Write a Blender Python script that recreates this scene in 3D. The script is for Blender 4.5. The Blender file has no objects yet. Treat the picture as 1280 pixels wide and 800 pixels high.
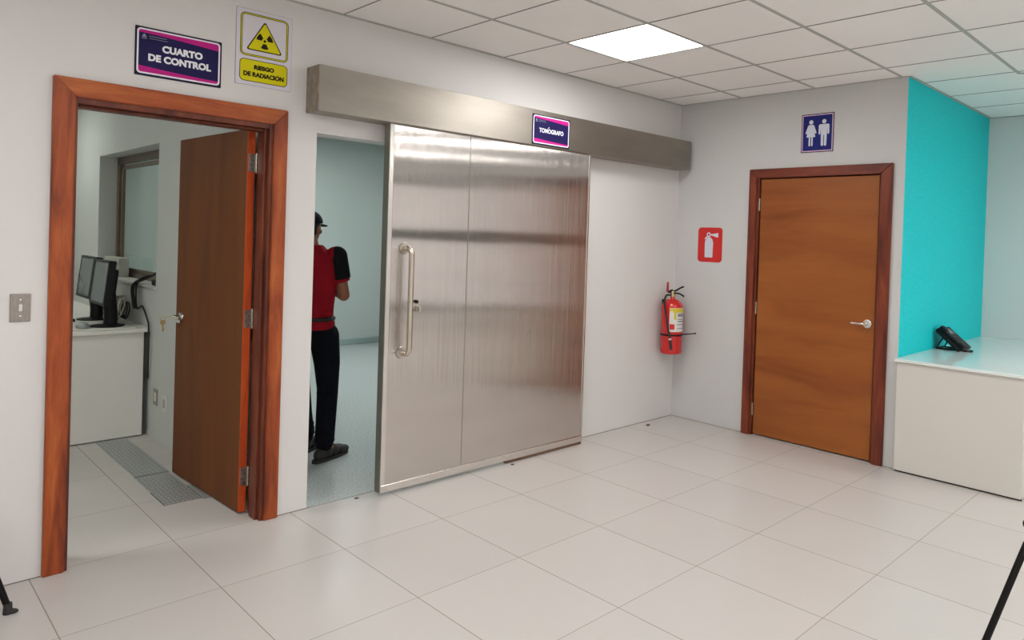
import bpy, bmesh, math, random
from mathutils import Vector, Matrix
random.seed(7)
sc = bpy.context.scene
C = sc.collection
PI = math.pi

# ------------------------------------------------------------------ camera
CAMP = Vector((-5.1418, -3.855, 1.5508))
YAW, PITCH, ROLL = 0.8169, -0.0124, 0.0336
F = Vector((math.sin(YAW)*math.cos(PITCH), math.cos(YAW)*math.cos(PITCH), math.sin(PITCH)))
R0 = Vector((math.cos(YAW), -math.sin(YAW), 0)); U0 = R0.cross(F)
R = R0*math.cos(ROLL) + U0*math.sin(ROLL); U = -R0*math.sin(ROLL) + U0*math.cos(ROLL)
cd = bpy.data.cameras.new('camera'); cam = bpy.data.objects.new('camera', cd); C.objects.link(cam)
M = Matrix.Identity(4)
for i in range(3):
    M[i][0] = R[i]; M[i][1] = U[i]; M[i][2] = -F[i]; M[i][3] = CAMP[i]
cam.matrix_world = M
cd.sensor_width = 36; cd.lens = 889.86/1280*36
cd.shift_x = (640-746.91)/1280; cd.shift_y = (311.16-400)/1280
cd.clip_start = 0.05; sc.camera = cam
# ------------------------------------------------------------------ world, exposure
w = bpy.data.worlds.new('world'); sc.world = w; w.use_nodes = True
w.node_tree.nodes['Background'].inputs[0].default_value = (0.75, 0.85, 1, 1)
w.node_tree.nodes['Background'].inputs[1].default_value = 0.3
vs = sc.view_settings
vs.view_transform = 'Standard'; vs.look = 'None'; vs.gamma = 1; vs.exposure = 0.09; vs.use_curve_mapping = False
# light levels
WIN_SOUTH = 0.68      # glow of the unseen window added behind the camera
WIN_EAST = 0.52  # glow of the unseen window added on the east side
PANEL = 22.0          # hall ceiling panels, most of them unseen and added
PANEL_BACK = 25.0     # unseen panels added in the control room
PANEL_CT = 22.0       # unseen panels added in the scanner room

H = 2.78
# ------------------------------------------------------------------ materials
def new_mat(name):
    m = bpy.data.materials.new(name); m.use_nodes = True
    nt = m.node_tree; return m, nt, nt.nodes['Principled BSDF']
def N(nt, t, **k):
    n = nt.nodes.new(t)
    for a, b in k.items(): setattr(n, a, b)
    return n
def mat(name, col, rough=.5, metal=0., spec=.5, noise=0., nscale=8., bump=0., bscale=60., stretch=(1,1,1), col2=None, coat=0., aniso=0., emit=None, estr=0.):
    m, nt, b = new_mat(name)
    b.inputs['Roughness'].default_value = rough; b.inputs['Metallic'].default_value = metal
    b.inputs['Specular IOR Level'].default_value = spec
    b.inputs['Coat Weight'].default_value = coat
    b.inputs['Base Color'].default_value = (*col, 1)
    tc = N(nt, 'ShaderNodeTexCoord'); mp = N(nt, 'ShaderNodeMapping'); mp.inputs['Scale'].default_value = stretch
    nt.links.new(tc.outputs['Object'], mp.inputs[0])
    no = N(nt, 'ShaderNodeTexNoise'); no.inputs['Scale'].default_value = nscale; no.inputs['Detail'].default_value = 4
    nt.links.new(mp.outputs[0], no.inputs[0])
    if noise or col2:
        r = N(nt, 'ShaderNodeValToRGB')
        c2 = col2 if col2 else tuple(c*(1-noise) for c in col)
        r.color_ramp.elements[0].position = .3; r.color_ramp.elements[1].position = .7
        r.color_ramp.elements[0].color = (*c2, 1); r.color_ramp.elements[1].color = (*col, 1)
        nt.links.new(no.outputs[0], r.inputs[0]); nt.links.new(r.outputs[0], b.inputs['Base Color'])
    if bump:
        n2 = N(nt, 'ShaderNodeTexNoise'); n2.inputs['Scale'].default_value = bscale; n2.inputs['Detail'].default_value = 3
        nt.links.new(mp.outputs[0], n2.inputs[0])
        bp = N(nt, 'ShaderNodeBump'); bp.inputs['Strength'].default_value = bump; bp.inputs['Distance'].default_value = .01
        nt.links.new(n2.outputs[0], bp.inputs['Height']); nt.links.new(bp.outputs[0], b.inputs['Normal'])
    if emit:
        b.inputs['Emission Color'].default_value = (*emit, 1); b.inputs['Emission Strength'].default_value = estr
    return m

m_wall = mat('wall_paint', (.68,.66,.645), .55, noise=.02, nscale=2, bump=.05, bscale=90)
m_wallB = mat('wall_paint_shaded', (.60,.595,.585), .55, noise=.02, nscale=2, bump=.05, bscale=90)  # wall paint darkened for the weaker light on the east wall
m_wallC = mat('wall_paint_control', (.60,.62,.59), .6, noise=.03, nscale=2, bump=.05, bscale=90)
m_wallE = mat('wall_alcove_bounce_tint', (.68,.70,.69), .5, noise=.02, nscale=2, bump=.05, bscale=90)  # faint green cast stands for light bounced off the teal wall
m_ct = mat('scanner_room_paint', (.53,.58,.555), .5, noise=.03, nscale=1.5)
m_ctskirt = mat('scanner_room_skirting', (.33,.42,.40), .4)
m_teal = mat('teal_textured_paint', (.006,.66,.70), .6, spec=.25, col2=(.004,.55,.59), nscale=45, bump=.35, bscale=120)
m_teeg = mat('ceiling_grid_paint', (.42,.42,.39), .5)
m_teed = mat('ceiling_grid_dark_gap', (.30,.28,.27), .7)  # thin dark joint lines between the tiles
m_steel = None
m_white = mat('white_laminate', (.66,.63,.58), .4, noise=.02, nscale=1)
m_desk = mat('desk_laminate', (.80,.78,.73), .45, noise=.03, nscale=2)
m_glasswhite = mat('glossy_white_glass_top', (.78,.82,.80), .07, spec=.6)
m_black = mat('black_plastic', (.007,.007,.008), .45, spec=.25, bump=.05)
m_blackmetal = mat('black_painted_metal', (.006,.005,.005), .45, spec=.2)
m_rubber = mat('black_rubber', (.02,.018,.018), .7)
m_chrome = mat('satin_chrome', (.72,.71,.69), .22, metal=1., noise=.05)
m_nickel = mat('hinge_steel', (.60,.56,.50), .35, metal=1., noise=.25, nscale=60)
m_screw = mat('dark_screw', (.10,.07,.05), .5, metal=.6)
m_plate = mat('brushed_switch_plate', (.34,.30,.275), .4, metal=.5, noise=.2, nscale=30, stretch=(4,4,1))
m_offwhite = mat('offwhite_plastic', (.72,.71,.66), .4, noise=.03)
m_navy = mat('sign_navy', (.013,.009,.075), .5, spec=.2, noise=.2, nscale=30)
m_navyd = mat('sign_dark_edge', (.012,.009,.035), .5, spec=.2)
m_mag = mat('sign_magenta', (.50,.012,.22), .5, spec=.2)
m_signw = mat('sign_white', (.80,.78,.86), .35)
m_text = mat('sign_lettering_white', (.82,.82,.86), .35)
m_yel = mat('sign_yellow', (.66,.60,.003), .5, spec=.2)
m_blk = mat('sign_black_print', (.02,.012,.006), .5, spec=.15)
m_paper = mat('sign_white_backing', (.66,.63,.68), .35, noise=.02)
m_grey = mat('grey_print', (.22,.23,.30), .5)
m_blue = mat('sign_blue', (.008,.018,.20), .5, spec=.2, col2=(.012,.012,.12), nscale=25)
m_pict = mat('pictogram_white', (.62,.66,.74), .4)
m_redsign = mat('sign_red', (.60,.018,.015), .4)
m_pink = mat('sign_pale_pink_edge', (.68,.45,.62), .4)
m_red = mat('extinguisher_red', (.62,.012,.012), .22, coat=.5, noise=.1, nscale=6)
m_brass = mat('brass', (.62,.50,.25), .35, metal=1.)
m_pane = mat('window_glass_view', (.5,.52,.48), .05)
m_frameal = mat('window_frame_bronze', (.18,.135,.10), .4, metal=.4, noise=.2, nscale=20)
m_screen = mat('monitor_screen', (.16,.19,.20), .12, noise=.1, nscale=3)
m_cablew = mat('beige_cable', (.46,.42,.34), .5)
m_plateg = mat('grey_plastic', (.35,.37,.36), .5)
m_skin = mat('skin', (.30,.115,.06), .55, noise=.1, nscale=12, bump=.05)
m_hair = mat('dark_hair', (.012,.010,.009), .7, bump=.4, bscale=150)
m_shirt = mat('red_shirt', (.33,.008,.018), .8, spec=.12, noise=.18, nscale=9, bump=.25, bscale=14)
m_shirtb = mat('black_shirt_panel', (.008,.008,.010), .85, spec=.12, bump=.2, bscale=16)
m_trous = mat('black_trousers', (.0055,.006,.011), .85, spec=.12, noise=.3, nscale=8, bump=.4, bscale=12)
m_shoe = mat('dark_shoe', (.028,.024,.022), .6, noise=.3, nscale=20, bump=.2)
m_belt = mat('black_strap', (.006,.006,.006), .6)
m_cap = mat('dark_cap', (.010,.011,.013), .8, spec=.12, bump=.1)
m_plug = mat('dark_socket_insert', (.30,.26,.22), .5)
m_blind = mat('pale_ribbed_plastic', (.42,.42,.37), .6)

def glass_mat():
    m, nt, b = new_mat('clear_glass')
    b.inputs['Base Color'].default_value = (.75,.80,.75,1); b.inputs['Transmission Weight'].default_value = 1
    b.inputs['Roughness'].default_value = 0.0; b.inputs['IOR'].default_value = 1.1
    return m
m_glass = glass_mat()

def tile_floor():
    m, nt, b = new_mat('porcelain_floor_tile'); L = nt.links.new
    g = N(nt, 'ShaderNodeTexCoord'); s = N(nt, 'ShaderNodeSeparateXYZ'); L(g.outputs['Object'], s.inputs[0])
    def mth(op, a, bb=None):
        n = N(nt, 'ShaderNodeMath', operation=op)
        for i, v in enumerate((a, bb)):
            if v is None: continue
            if isinstance(v, (int, float)): n.inputs[i].default_value = v
            else: L(v, n.inputs[i])
        return n.outputs[0]
    def axis(o, off, sz):
        t = mth('DIVIDE', mth('SUBTRACT', o, off), sz)
        fr = mth('FRACT', t); d = mth('MINIMUM', fr, mth('SUBTRACT', 1., fr))
        return mth('MULTIPLY', d, sz), mth('FLOOR', t)
    dx, ix = axis(s.outputs[0], -3.9951, .565); dy, iy = axis(s.outputs[1], -.6212, .6436)
    jx = mth('LESS_THAN', dx, .0022); jy = mth('LESS_THAN', dy, .0017); j = mth('MAXIMUM', jx, jy)
    cx = N(nt, 'ShaderNodeCombineXYZ'); L(ix, cx.inputs[0]); L(iy, cx.inputs[1])
    wn = N(nt, 'ShaderNodeTexWhiteNoise'); L(cx.outputs[0], wn.inputs[0])
    no = N(nt, 'ShaderNodeTexNoise'); no.inputs['Scale'].default_value = 2.5; no.inputs['Detail'].default_value = 5; L(g.outputs['Object'], no.inputs[0])
    mix = N(nt, 'ShaderNodeMix', data_type='RGBA'); mix.inputs[6].default_value = (.515,.485,.46,1); mix.inputs[7].default_value = (.57,.54,.512,1)
    L(mth('ADD', mth('MULTIPLY', wn.outputs[0], .5), mth('MULTIPLY', no.outputs[0], .5)), mix.inputs[0])
    n3 = N(nt, 'ShaderNodeTexNoise'); n3.inputs['Scale'].default_value = 5.0; n3.inputs['Detail'].default_value = 6; L(g.outputs['Object'], n3.inputs[0])
    spk = mth('MULTIPLY', mth('GREATER_THAN', n3.outputs[0], .76), .35)
    m3 = N(nt, 'ShaderNodeMix', data_type='RGBA'); L(spk, m3.inputs[0]); L(mix.outputs[2], m3.inputs[6]); m3.inputs[7].default_value = (.40,.36,.30,1)
    m2 = N(nt, 'ShaderNodeMix', data_type='RGBA'); L(j, m2.inputs[0]); L(m3.outputs[2], m2.inputs[6]); m2.inputs[7].default_value = (.29,.25,.21,1)
    L(m2.outputs[2], b.inputs['Base Color'])
    L(mth('ADD', mth('MULTIPLY', j, .4), .30), b.inputs['Roughness'])
    b.inputs['Specular IOR Level'].default_value = .45
    return m
m_floor = tile_floor()

def speckle():
    m, nt, b = new_mat('speckled_vinyl_floor'); L = nt.links.new
    g = N(nt, 'ShaderNodeTexCoord'); v = N(nt, 'ShaderNodeTexNoise'); v.inputs['Scale'].default_value = 75; v.inputs['Detail'].default_value = 3
    L(g.outputs['Object'], v.inputs[0])
    r = N(nt, 'ShaderNodeValToRGB'); e = r.color_ramp.elements
    e[0].position = .33; e[0].color = (.40,.44,.45,1); e[1].position = .50; e[1].color = (.54,.57,.56,1)
    x = e.new(.68); x.color = (.60,.63,.625,1)
    L(v.outputs[0], r.inputs[0]); L(r.outputs[0], b.inputs['Base Color']); b.inputs['Roughness'].default_value = .22
    return m
m_ctfloor = speckle()

def wood(name, c1, c2, c3, axis, scale=1., rough=.42, coat=.12, fine=.45):
    m, nt, b = new_mat(name); L = nt.links.new
    g = N(nt, 'ShaderNodeTexCoord'); mp = N(nt, 'ShaderNodeMapping'); s = [1,1,1]
    for i in range(3): s[i] = 1.2*scale if i == axis else 9*scale
    mp.inputs['Scale'].default_value = s; L(g.outputs['Object'], mp.inputs[0])
    n1 = N(nt, 'ShaderNodeTexNoise'); n1.inputs['Scale'].default_value = 1.6; n1.inputs['Detail'].default_value = 5; n1.inputs['Distortion'].default_value = .6
    L(mp.outputs[0], n1.inputs[0])
    r = N(nt, 'ShaderNodeValToRGB'); e = r.color_ramp.elements
    e[0].position = .30; e[0].color = (*c3,1); e[1].position = .72; e[1].color = (*c1,1); x = e.new(.5); x.color = (*c2,1)
    L(n1.outputs[0], r.inputs[0])
    n2 = N(nt, 'ShaderNodeTexNoise'); n2.inputs['Scale'].default_value = 14; n2.inputs['Detail'].default_value = 4; L(mp.outputs[0], n2.inputs[0])
    mx = N(nt, 'ShaderNodeMix', data_type='RGBA', blend_type='MULTIPLY'); mx.inputs[0].default_value = fine
    L(r.outputs[0], mx.inputs[6]); L(n2.outputs[0], mx.inputs[7]); 
    gm = N(nt, 'ShaderNodeMix', data_type='RGBA', blend_type='MULTIPLY'); gm.inputs[0].default_value = 1; gm.inputs[7].default_value = (1.3,1.3,1.3,1)
    L(mx.outputs[2], gm.inputs[6]); L(gm.outputs[2], b.inputs['Base Color'])
    b.inputs['Roughness'].default_value = rough; b.inputs['Coat Weight'].default_value = coat; b.inputs['Coat Roughness'].default_value = .25
    b.inputs['Specular IOR Level'].default_value = .3
    return m
cas = dict(c1=(.44,.115,.022), c2=(.31,.060,.012), c3=(.14,.022,.006))
m_casv = wood('varnished_casing_wood', axis=2, **cas)
m_cash = wood('varnished_casing_wood_across', axis=0, **cas)
casb = dict(c1=(.25,.055,.022), c2=(.17,.032,.014), c3=(.085,.016,.009))  # same casing wood, restroom side's shade put into the colour
m_casbv = wood('shaded_casing_wood', axis=2, **casb)
m_casbh = wood('shaded_casing_wood_across', axis=1, **casb)
m_jamb = wood('shaded_jamb_wood', c1=(.20,.05,.02), c2=(.14,.03,.013), c3=(.07,.014,.008), axis=2)  # wood darkened for the shade inside the door recess
m_edge = wood('orange_door_edge_wood', c1=(.62,.10,.02), c2=(.50,.07,.015), c3=(.36,.045,.012), axis=2)
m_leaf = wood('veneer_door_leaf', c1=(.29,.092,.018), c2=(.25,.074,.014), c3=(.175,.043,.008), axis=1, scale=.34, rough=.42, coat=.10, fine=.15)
m_leafd = wood('veneer_door_leaf_backlit', c1=(.135,.042,.008), c2=(.115,.034,.0065), c3=(.085,.023,.0045), axis=2, scale=.35, rough=.65, coat=0., fine=.12)  # veneer darkened for the backlit face of the open door

def steel(name, base, rough, wav, sx, sz, tint=.06, aniso=0., rot=0., brush=0., bsx=1., bsz=1.):
    m, nt, b = new_mat(name); L = nt.links.new
    g = N(nt, 'ShaderNodeTexCoord'); mp = N(nt, 'ShaderNodeMapping'); mp.inputs['Scale'].default_value = (sx, 1, sz)
    L(g.outputs['Object'], mp.inputs[0])
    n = N(nt, 'ShaderNodeTexNoise'); n.inputs['Scale'].default_value = 1.0; n.inputs['Detail'].default_value = 2; L(mp.outputs[0], n.inputs[0])
    bp = N(nt, 'ShaderNodeBump'); bp.inputs['Strength'].default_value = 1; bp.inputs['Distance'].default_value = wav
    L(n.outputs[0], bp.inputs['Height'])
    out = bp
    if brush:      # fine brushing grain
        mb = N(nt, 'ShaderNodeMapping'); mb.inputs['Scale'].default_value = (bsx, 1, bsz); L(g.outputs['Object'], mb.inputs[0])
        nb = N(nt, 'ShaderNodeTexNoise'); nb.inputs['Scale'].default_value = 1.0; nb.inputs['Detail'].default_value = 1; L(mb.outputs[0], nb.inputs[0])
        b2 = N(nt, 'ShaderNodeBump'); b2.inputs['Strength'].default_value = 1; b2.inputs['Distance'].default_value = brush
        L(nb.outputs[0], b2.inputs['Height']); L(bp.outputs[0], b2.inputs['Normal']); out = b2
    L(out.outputs[0], b.inputs['Normal'])
    mq = N(nt, 'ShaderNodeMapping'); mq.inputs['Scale'].default_value = (1.2, 1, 5); L(g.outputs['Object'], mq.inputs[0])
    n2 = N(nt, 'ShaderNodeTexNoise'); n2.inputs['Scale'].default_value = 1.5; n2.inputs['Detail'].default_value = 6; L(mq.outputs[0], n2.inputs[0])
    r = N(nt, 'ShaderNodeValToRGB'); r.color_ramp.elements[0].position = .3; r.color_ramp.elements[1].position = .7
    r.color_ramp.elements[0].color = (*[c*(1-tint) for c in base],1); r.color_ramp.elements[1].color = (*base,1)
    L(n2.outputs[0], r.inputs[0]); L(r.outputs[0], b.inputs['Base Color'])
    b.inputs['Metallic'].default_value = 1; b.inputs['Roughness'].default_value = rough
    if aniso:
        b.inputs['Anisotropic'].default_value = aniso; b.inputs['Anisotropic Rotation'].default_value = rot
        tg = N(nt, 'ShaderNodeTangent', direction_type='UV_MAP', uv_map='UVMap'); L(tg.outputs[0], b.inputs['Tangent'])
    return m
m_steel = steel('stainless_door_sheet', (.63,.582,.55), .10, .0010, .8, 3.0, .06, .93, 0, .00032, 1600, .8)
m_steelh = steel('stainless_header_sheet', (.42,.385,.34), .56, .004, 1.6, .7, .18, .6, .25)
m_steelt = steel('stainless_trim', (.74,.70,.66), .20, .001, 2, 2)
m_steeld = steel('stainless_side_dull', (.34,.33,.29), .45, .001, 2, 2)
m_steelc = mat('weathered_header_end', (.40,.34,.28), .5, metal=.7, noise=.35, nscale=25)

def tile_ceiling():
    return mat('ceiling_tile_mineral', (.92,.905,.88), .8, noise=.03, nscale=1.5, bump=.15, bscale=150)
m_ceil = tile_ceiling()
def emissive(name, col, s, base=.8):
    m, nt, b = new_mat(name); b.inputs['Base Color'].default_value = (base,base,base,1)
    b.inputs['Emission Color'].default_value = (*col,1); b.inputs['Emission Strength'].default_value = s; return m
m_panel = emissive('light_diffuser', (1,.995,.985), PANEL)
m_panelb = emissive('added_light_control', (.97,1,.94), PANEL_BACK)
m_panelb2 = emissive('added_light_desk', (.97,1,.94), PANEL_BACK*.5)
m_panelc = emissive('added_light_scanner', (.93,1,.985), PANEL_CT)
m_day = emissive('added_window_glow', (1,.955,.925), WIN_SOUTH, .25)
m_daye = emissive('added_window_glow_east', (1,.955,.925), WIN_EAST, .25)
m_darkrail = mat('dark_window_rail', (.04,.045,.04), .5)

def checker():
    m, nt, b = new_mat('galvanised_checker_plate'); L = nt.links.new
    g = N(nt, 'ShaderNodeTexCoord'); mp = N(nt, 'ShaderNodeMapping'); mp.inputs['Scale'].default_value = (45, 22, 1); mp.inputs['Rotation'].default_value = (0,0,0)
    L(g.outputs['Object'], mp.inputs[0])
    v = N(nt, 'ShaderNodeTexVoronoi'); v.inputs['Scale'].default_value = 1.0; v.inputs['Randomness'].default_value = .15; L(mp.outputs[0], v.inputs[0])
    r = N(nt, 'ShaderNodeValToRGB'); e = r.color_ramp.elements
    e[0].position = .15; e[0].color = (.60,.62,.62,1); e[1].position = .30; e[1].color = (.37,.385,.38,1)
    L(v.outputs[0], r.inputs[0]); L(r.outputs[0], b.inputs['Base Color'])
    bp = N(nt, 'ShaderNodeBump'); bp.inputs['Strength'].default_value = .6; bp.inputs['Distance'].default_value = .003; bp.invert = True
    L(v.outputs[0], bp.inputs['Height']); L(bp.outputs[0], b.inputs['Normal'])
    b.inputs['Metallic'].default_value = .5; b.inputs['Roughness'].default_value = .42; return m
m_checker = checker()

# ------------------------------------------------------------------ mesh helpers
def box(bm, x0, x1, y0, y1, z0, z1, bev=0., mt=None):
    r = bmesh.ops.create_cube(bm, size=1)
    T = Matrix.Translation(((x0+x1)/2, (y0+y1)/2, (z0+z1)/2)) @ Matrix.Diagonal((abs(x1-x0), abs(y1-y0), abs(z1-z0), 1))
    bmesh.ops.transform(bm, matrix=T, verts=r['verts'])
    vs_ = r['verts']
    if bev:
        es = {e for v in vs_ for e in v.link_edges}
        res = bmesh.ops.bevel(bm, geom=list(es), offset=bev, segments=2, affect='EDGES', profile=.5)
        vs_ = list({v for v in res['verts']} | {v for f in res['faces'] for v in f.verts})
    if mt is not None: bmesh.ops.transform(bm, matrix=mt, verts=vs_)
    return vs_
def boxm(x0, x1, y0, y1, z0, z1, bev=0., mt=None):
    bm = bmesh.new(); box(bm, x0, x1, y0, y1, z0, z1, bev, mt); return bm
def cyl(bm, a, b, r0, r1=None, seg=20, cap=True):
    a = Vector(a); b = Vector(b); r1 = r0 if r1 is None else r1
    d = b-a; q = d.to_track_quat('Z', 'Y').to_matrix().to_4x4()
    res = bmesh.ops.create_cone(bm, cap_ends=cap, segments=seg, radius1=r0, radius2=r1, depth=d.length)
    bmesh.ops.transform(bm, matrix=Matrix.Translation((a+b)/2) @ q, verts=res['verts']); return res['verts']
def ball(bm, c, r, seg=16, sc_=(1,1,1), rot=None):
    res = bmesh.ops.create_uvsphere(bm, u_segments=seg, v_segments=seg//2+2, radius=1)
    r = (r*sc_[0], r*sc_[1], r*sc_[2])
    T = Matrix.Translation(c) @ (rot.to_4x4() if rot else Matrix.Identity(4)) @ Matrix.Diagonal((*r, 1))
    bmesh.ops.transform(bm, matrix=T, verts=res['verts']); return res['verts']
def catmull(pts, n=8):
    P = [Vector(p) for p in pts]; P = [2*P[0]-P[1]] + P + [2*P[-1]-P[-2]]; out = []
    for i in range(1, len(P)-2):
        for k in range(n):
            t = k/n
            out.append(.5*((2*P[i]) + (-P[i-1]+P[i+1])*t + (2*P[i-1]-5*P[i]+4*P[i+1]-P[i+2])*t*t + (-P[i-1]+3*P[i]-3*P[i+1]+P[i+2])*t**3))
    out.append(P[-2]); return out
def tube(bm, pts, r, seg=10, smooth=True, n=8):
    P = catmull(pts, n) if smooth else [Vector(p) for p in pts]
    rad = r if callable(r) else (lambda t: r)
    rings = []; up = Vector((0,0,1)); prev = None
    for i, p in enumerate(P):
        t = (P[min(i+1, len(P)-1)] - P[max(i-1, 0)]).normalized()
        if prev is None:
            a = t.cross(up) if abs(t.dot(up)) < .95 else t.cross(Vector((1,0,0)))
        else: a = prev - t*prev.dot(t)
        a.normalize(); prev = a; b = t.cross(a)
        rr = rad(i/max(1, len(P)-1))
        rings.append([bm.verts.new(p + (a*math.cos(2*PI*k/seg) + b*math.sin(2*PI*k/seg))*rr) for k in range(seg)])
    for A, B in zip(rings, rings[1:]):
        for k in range(seg): bm.faces.new((A[k], A[(k+1)%seg], B[(k+1)%seg], B[k]))
    bm.faces.new(rings[0][::-1]); bm.faces.new(rings[-1])
def lathe(bm, prof, c, seg=32, mt=None):
    rings = []
    for r, z in prof:
        rings.append([bm.verts.new((c[0]+r*math.cos(2*PI*k/seg), c[1]+r*math.sin(2*PI*k/seg), c[2]+z)) for k in range(seg)])
    for A, B in zip(rings, rings[1:]):
        for k in range(seg): bm.faces.new((A[k], A[(k+1)%seg], B[(k+1)%seg], B[k]))
    bm.faces.new(rings[0][::-1]); bm.faces.new(rings[-1])
    if mt is not None: bmesh.ops.transform(bm, matrix=mt, verts=[v for r in rings for v in r])
def prism(bm, poly, z0, z1, mt=None):
    a = [bm.verts.new((x, y, z0)) for x, y in poly]; b = [bm.verts.new((x, y, z1)) for x, y in poly]; n = len(poly)
    for k in range(n): bm.faces.new((a[k], a[(k+1)%n], b[(k+1)%n], b[k]))
    bm.faces.new(a[::-1]); bm.faces.new(b)
    if mt is not None: bmesh.ops.transform(bm, matrix=mt, verts=a+b)
def ring_prism(bm, po, pi, z0, z1, mt=None):
    n = len(po); V = [[bm.verts.new((x, y, z)) for x, y in p] for z in (z0, z1) for p in (po, pi)]
    o0, i0, o1, i1 = V
    for k in range(n):
        q = (k+1) % n
        bm.faces.new((o0[k], o0[q], o1[q], o1[k])); bm.faces.new((i0[q], i0[k], i1[k], i1[q]))
        bm.faces.new((o1[k], o1[q], i1[q], i1[k])); bm.faces.new((o0[q], o0[k], i0[k], i0[q]))
    if mt is not None: bmesh.ops.transform(bm, matrix=mt, verts=[v for l in V for v in l])
def rrect(x0, x1, y0, y1, r, n=6):
    out = []
    for cx, cy, a in ((x1-r, y1-r, 0), (x0+r, y1-r, 90), (x0+r, y0+r, 180), (x1-r, y0+r, 270)):
        for k in range(n+1):
            t = math.radians(a+90*k/n); out.append((cx+r*math.cos(t), cy+r*math.sin(t)))
    return out
def obj(name, bm, m, parent=None, smooth=False, **props):
    me = bpy.data.meshes.new(name); bmesh.ops.recalc_face_normals(bm, faces=bm.faces)
    bm.to_mesh(me); bm.free(); me.materials.append(m)
    if smooth:
        for p in me.polygons: p.use_smooth = True
        try: me.set_sharp_from_angle(angle=math.radians(40))
        except Exception: pass
    o = bpy.data.objects.new(name, me); C.objects.link(o)
    if parent is not None:
        o.parent = parent
        if parent.type == 'EMPTY' and parent.parent is None:
            o.matrix_parent_inverse = Matrix.Translation(-Vector(parent.location))
    for k, v in props.items(): o[k] = v
    return o
def tag(o, label, cat, group=None, kind=None):
    o['label'] = label; o['category'] = cat
    if group: o['group'] = group
    if kind: o['kind'] = kind
    return o
def thing(name, label, cat, loc, group=None, kind=None):
    o = bpy.data.objects.new(name, None); C.objects.link(o); o.location = loc; o.empty_display_size = .1
    return tag(o, label, cat, group, kind)
def struct(name, bm, m, label, cat):
    return tag(obj(name, bm, m), label, cat, kind='structure')
def textmesh(name, s, size, m, mt, parent, bold=.0, align='CENTER', spacing=1., depth=.0006, xs=1.):
    cu = bpy.data.curves.new(name, 'FONT'); cu.body = s; cu.size = size; cu.align_x = align; cu.align_y = 'CENTER'
    cu.offset = bold; cu.extrude = depth; cu.space_character = spacing; cu.resolution_u = 4
    t = bpy.data.objects.new(name, cu); C.objects.link(t)
    dg = bpy.context.evaluated_depsgraph_get(); dg.update()
    me = bpy.data.meshes.new_from_object(t.evaluated_get(dg))
    bpy.data.objects.remove(t); bpy.data.curves.remove(cu)
    me.name = name; me.transform(mt @ Matrix.Diagonal((xs, 1, 1, 1))); me.materials.clear(); me.materials.append(m)
    o = bpy.data.objects.new(name, me); C.objects.link(o); o.parent = parent
    if parent.type == 'EMPTY' and parent.parent is None: o.matrix_parent_inverse = Matrix.Translation(-Vector(parent.location))
    return o
def frameN(x, y, z):   # local X -> +x, Y -> +z, Z -> -y   (things on the north wall)
    return Matrix(((1,0,0,x), (0,0,-1,y), (0,1,0,z), (0,0,0,1)))
def frameE(x, y, z):   # local X -> -y, Y -> +z, Z -> -x   (things on the east wall)
    return Matrix(((0,0,-1,x), (-1,0,0,y), (0,1,0,z), (0,0,0,1)))

# ================================================================== SETTING
XE, YA = 2.017, -1.978      # alcove east wall, teal wall plane
YS, XW, YN = -7.3, -7.6, 5.3
bm = bmesh.new()
box(bm, XW, XE+.15, YS, 0.0, -.06, 0); box(bm, XW, -3.45, 0.0, YN, -.06, 0)
struct('floor', bm, m_floor, 'pale beige square floor tiles with thin dark joints', 'floor')
struct('floor_scanner_room', boxm(-3.45, 2.5, 0.0, YN, -.06, 0), m_ctfloor, 'pale grey-green speckled floor of the room behind the steel door', 'floor')
# north wall with the two openings
D1L, D1R, D1T = -4.47, -3.56, 2.11
SL, SR, ST = -3.338, -1.62, 2.093
bm = bmesh.new()
box(bm, XW, D1L, 0, .15, 0, H); box(bm, D1L, D1R, 0, .15, D1T, H); box(bm, D1R, SL, 0, .15, 0, H)
box(bm, SL, SR, 0, .15, ST, H); box(bm, SR, .15, 0, .15, 0, H)
struct('wall_north', bm, m_wall, 'long off-white wall with the open wooden door and the steel sliding door', 'wall')
bm = bmesh.new()
E0, E1, ET = -.80, -1.835, 2.125
box(bm, 0, .15, 0, E0, 0, H); box(bm, 0, .15, E1, YA, 0, H); box(bm, 0, .15, E0, E1, ET, H)
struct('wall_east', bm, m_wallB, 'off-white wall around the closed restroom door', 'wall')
struct('wall_teal', boxm(.004, XE+.1, YA-.001, YA+.06, 0, H), m_teal, 'textured turquoise accent wall above the counter', 'wall')
bm = bmesh.new(); box(bm, XE, XE+.15, YA, YS, 0, .30); box(bm, XE, XE+.15, YA, YS, 2.45, H); box(bm, XE, XE+.15, YA, -2.8, .3, 2.45); box(bm, XE, XE+.15, -7.1, YS, .3, 2.45)
struct('wall_alcove', bm, m_wallE, 'pale wall behind the white counter with teal bounce light in its colour', 'wall')
bm = bmesh.new(); box(bm, XW, XE, YS-.15, YS, 0, .30); box(bm, XW, XE, YS-.15, YS, 2.45, H); box(bm, 1.7, XE, YS-.15, YS, .3, 2.45); box(bm, XW, -6.8, YS-.15, YS, .3, 2.45)
struct('wall_south', bm, m_wall, 'off-white wall behind the viewer', 'wall')
struct('wall_west', boxm(XW-.15, XW, YS, YN, 0, H), m_wall, 'off-white wall to the left outside the view', 'wall')
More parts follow.
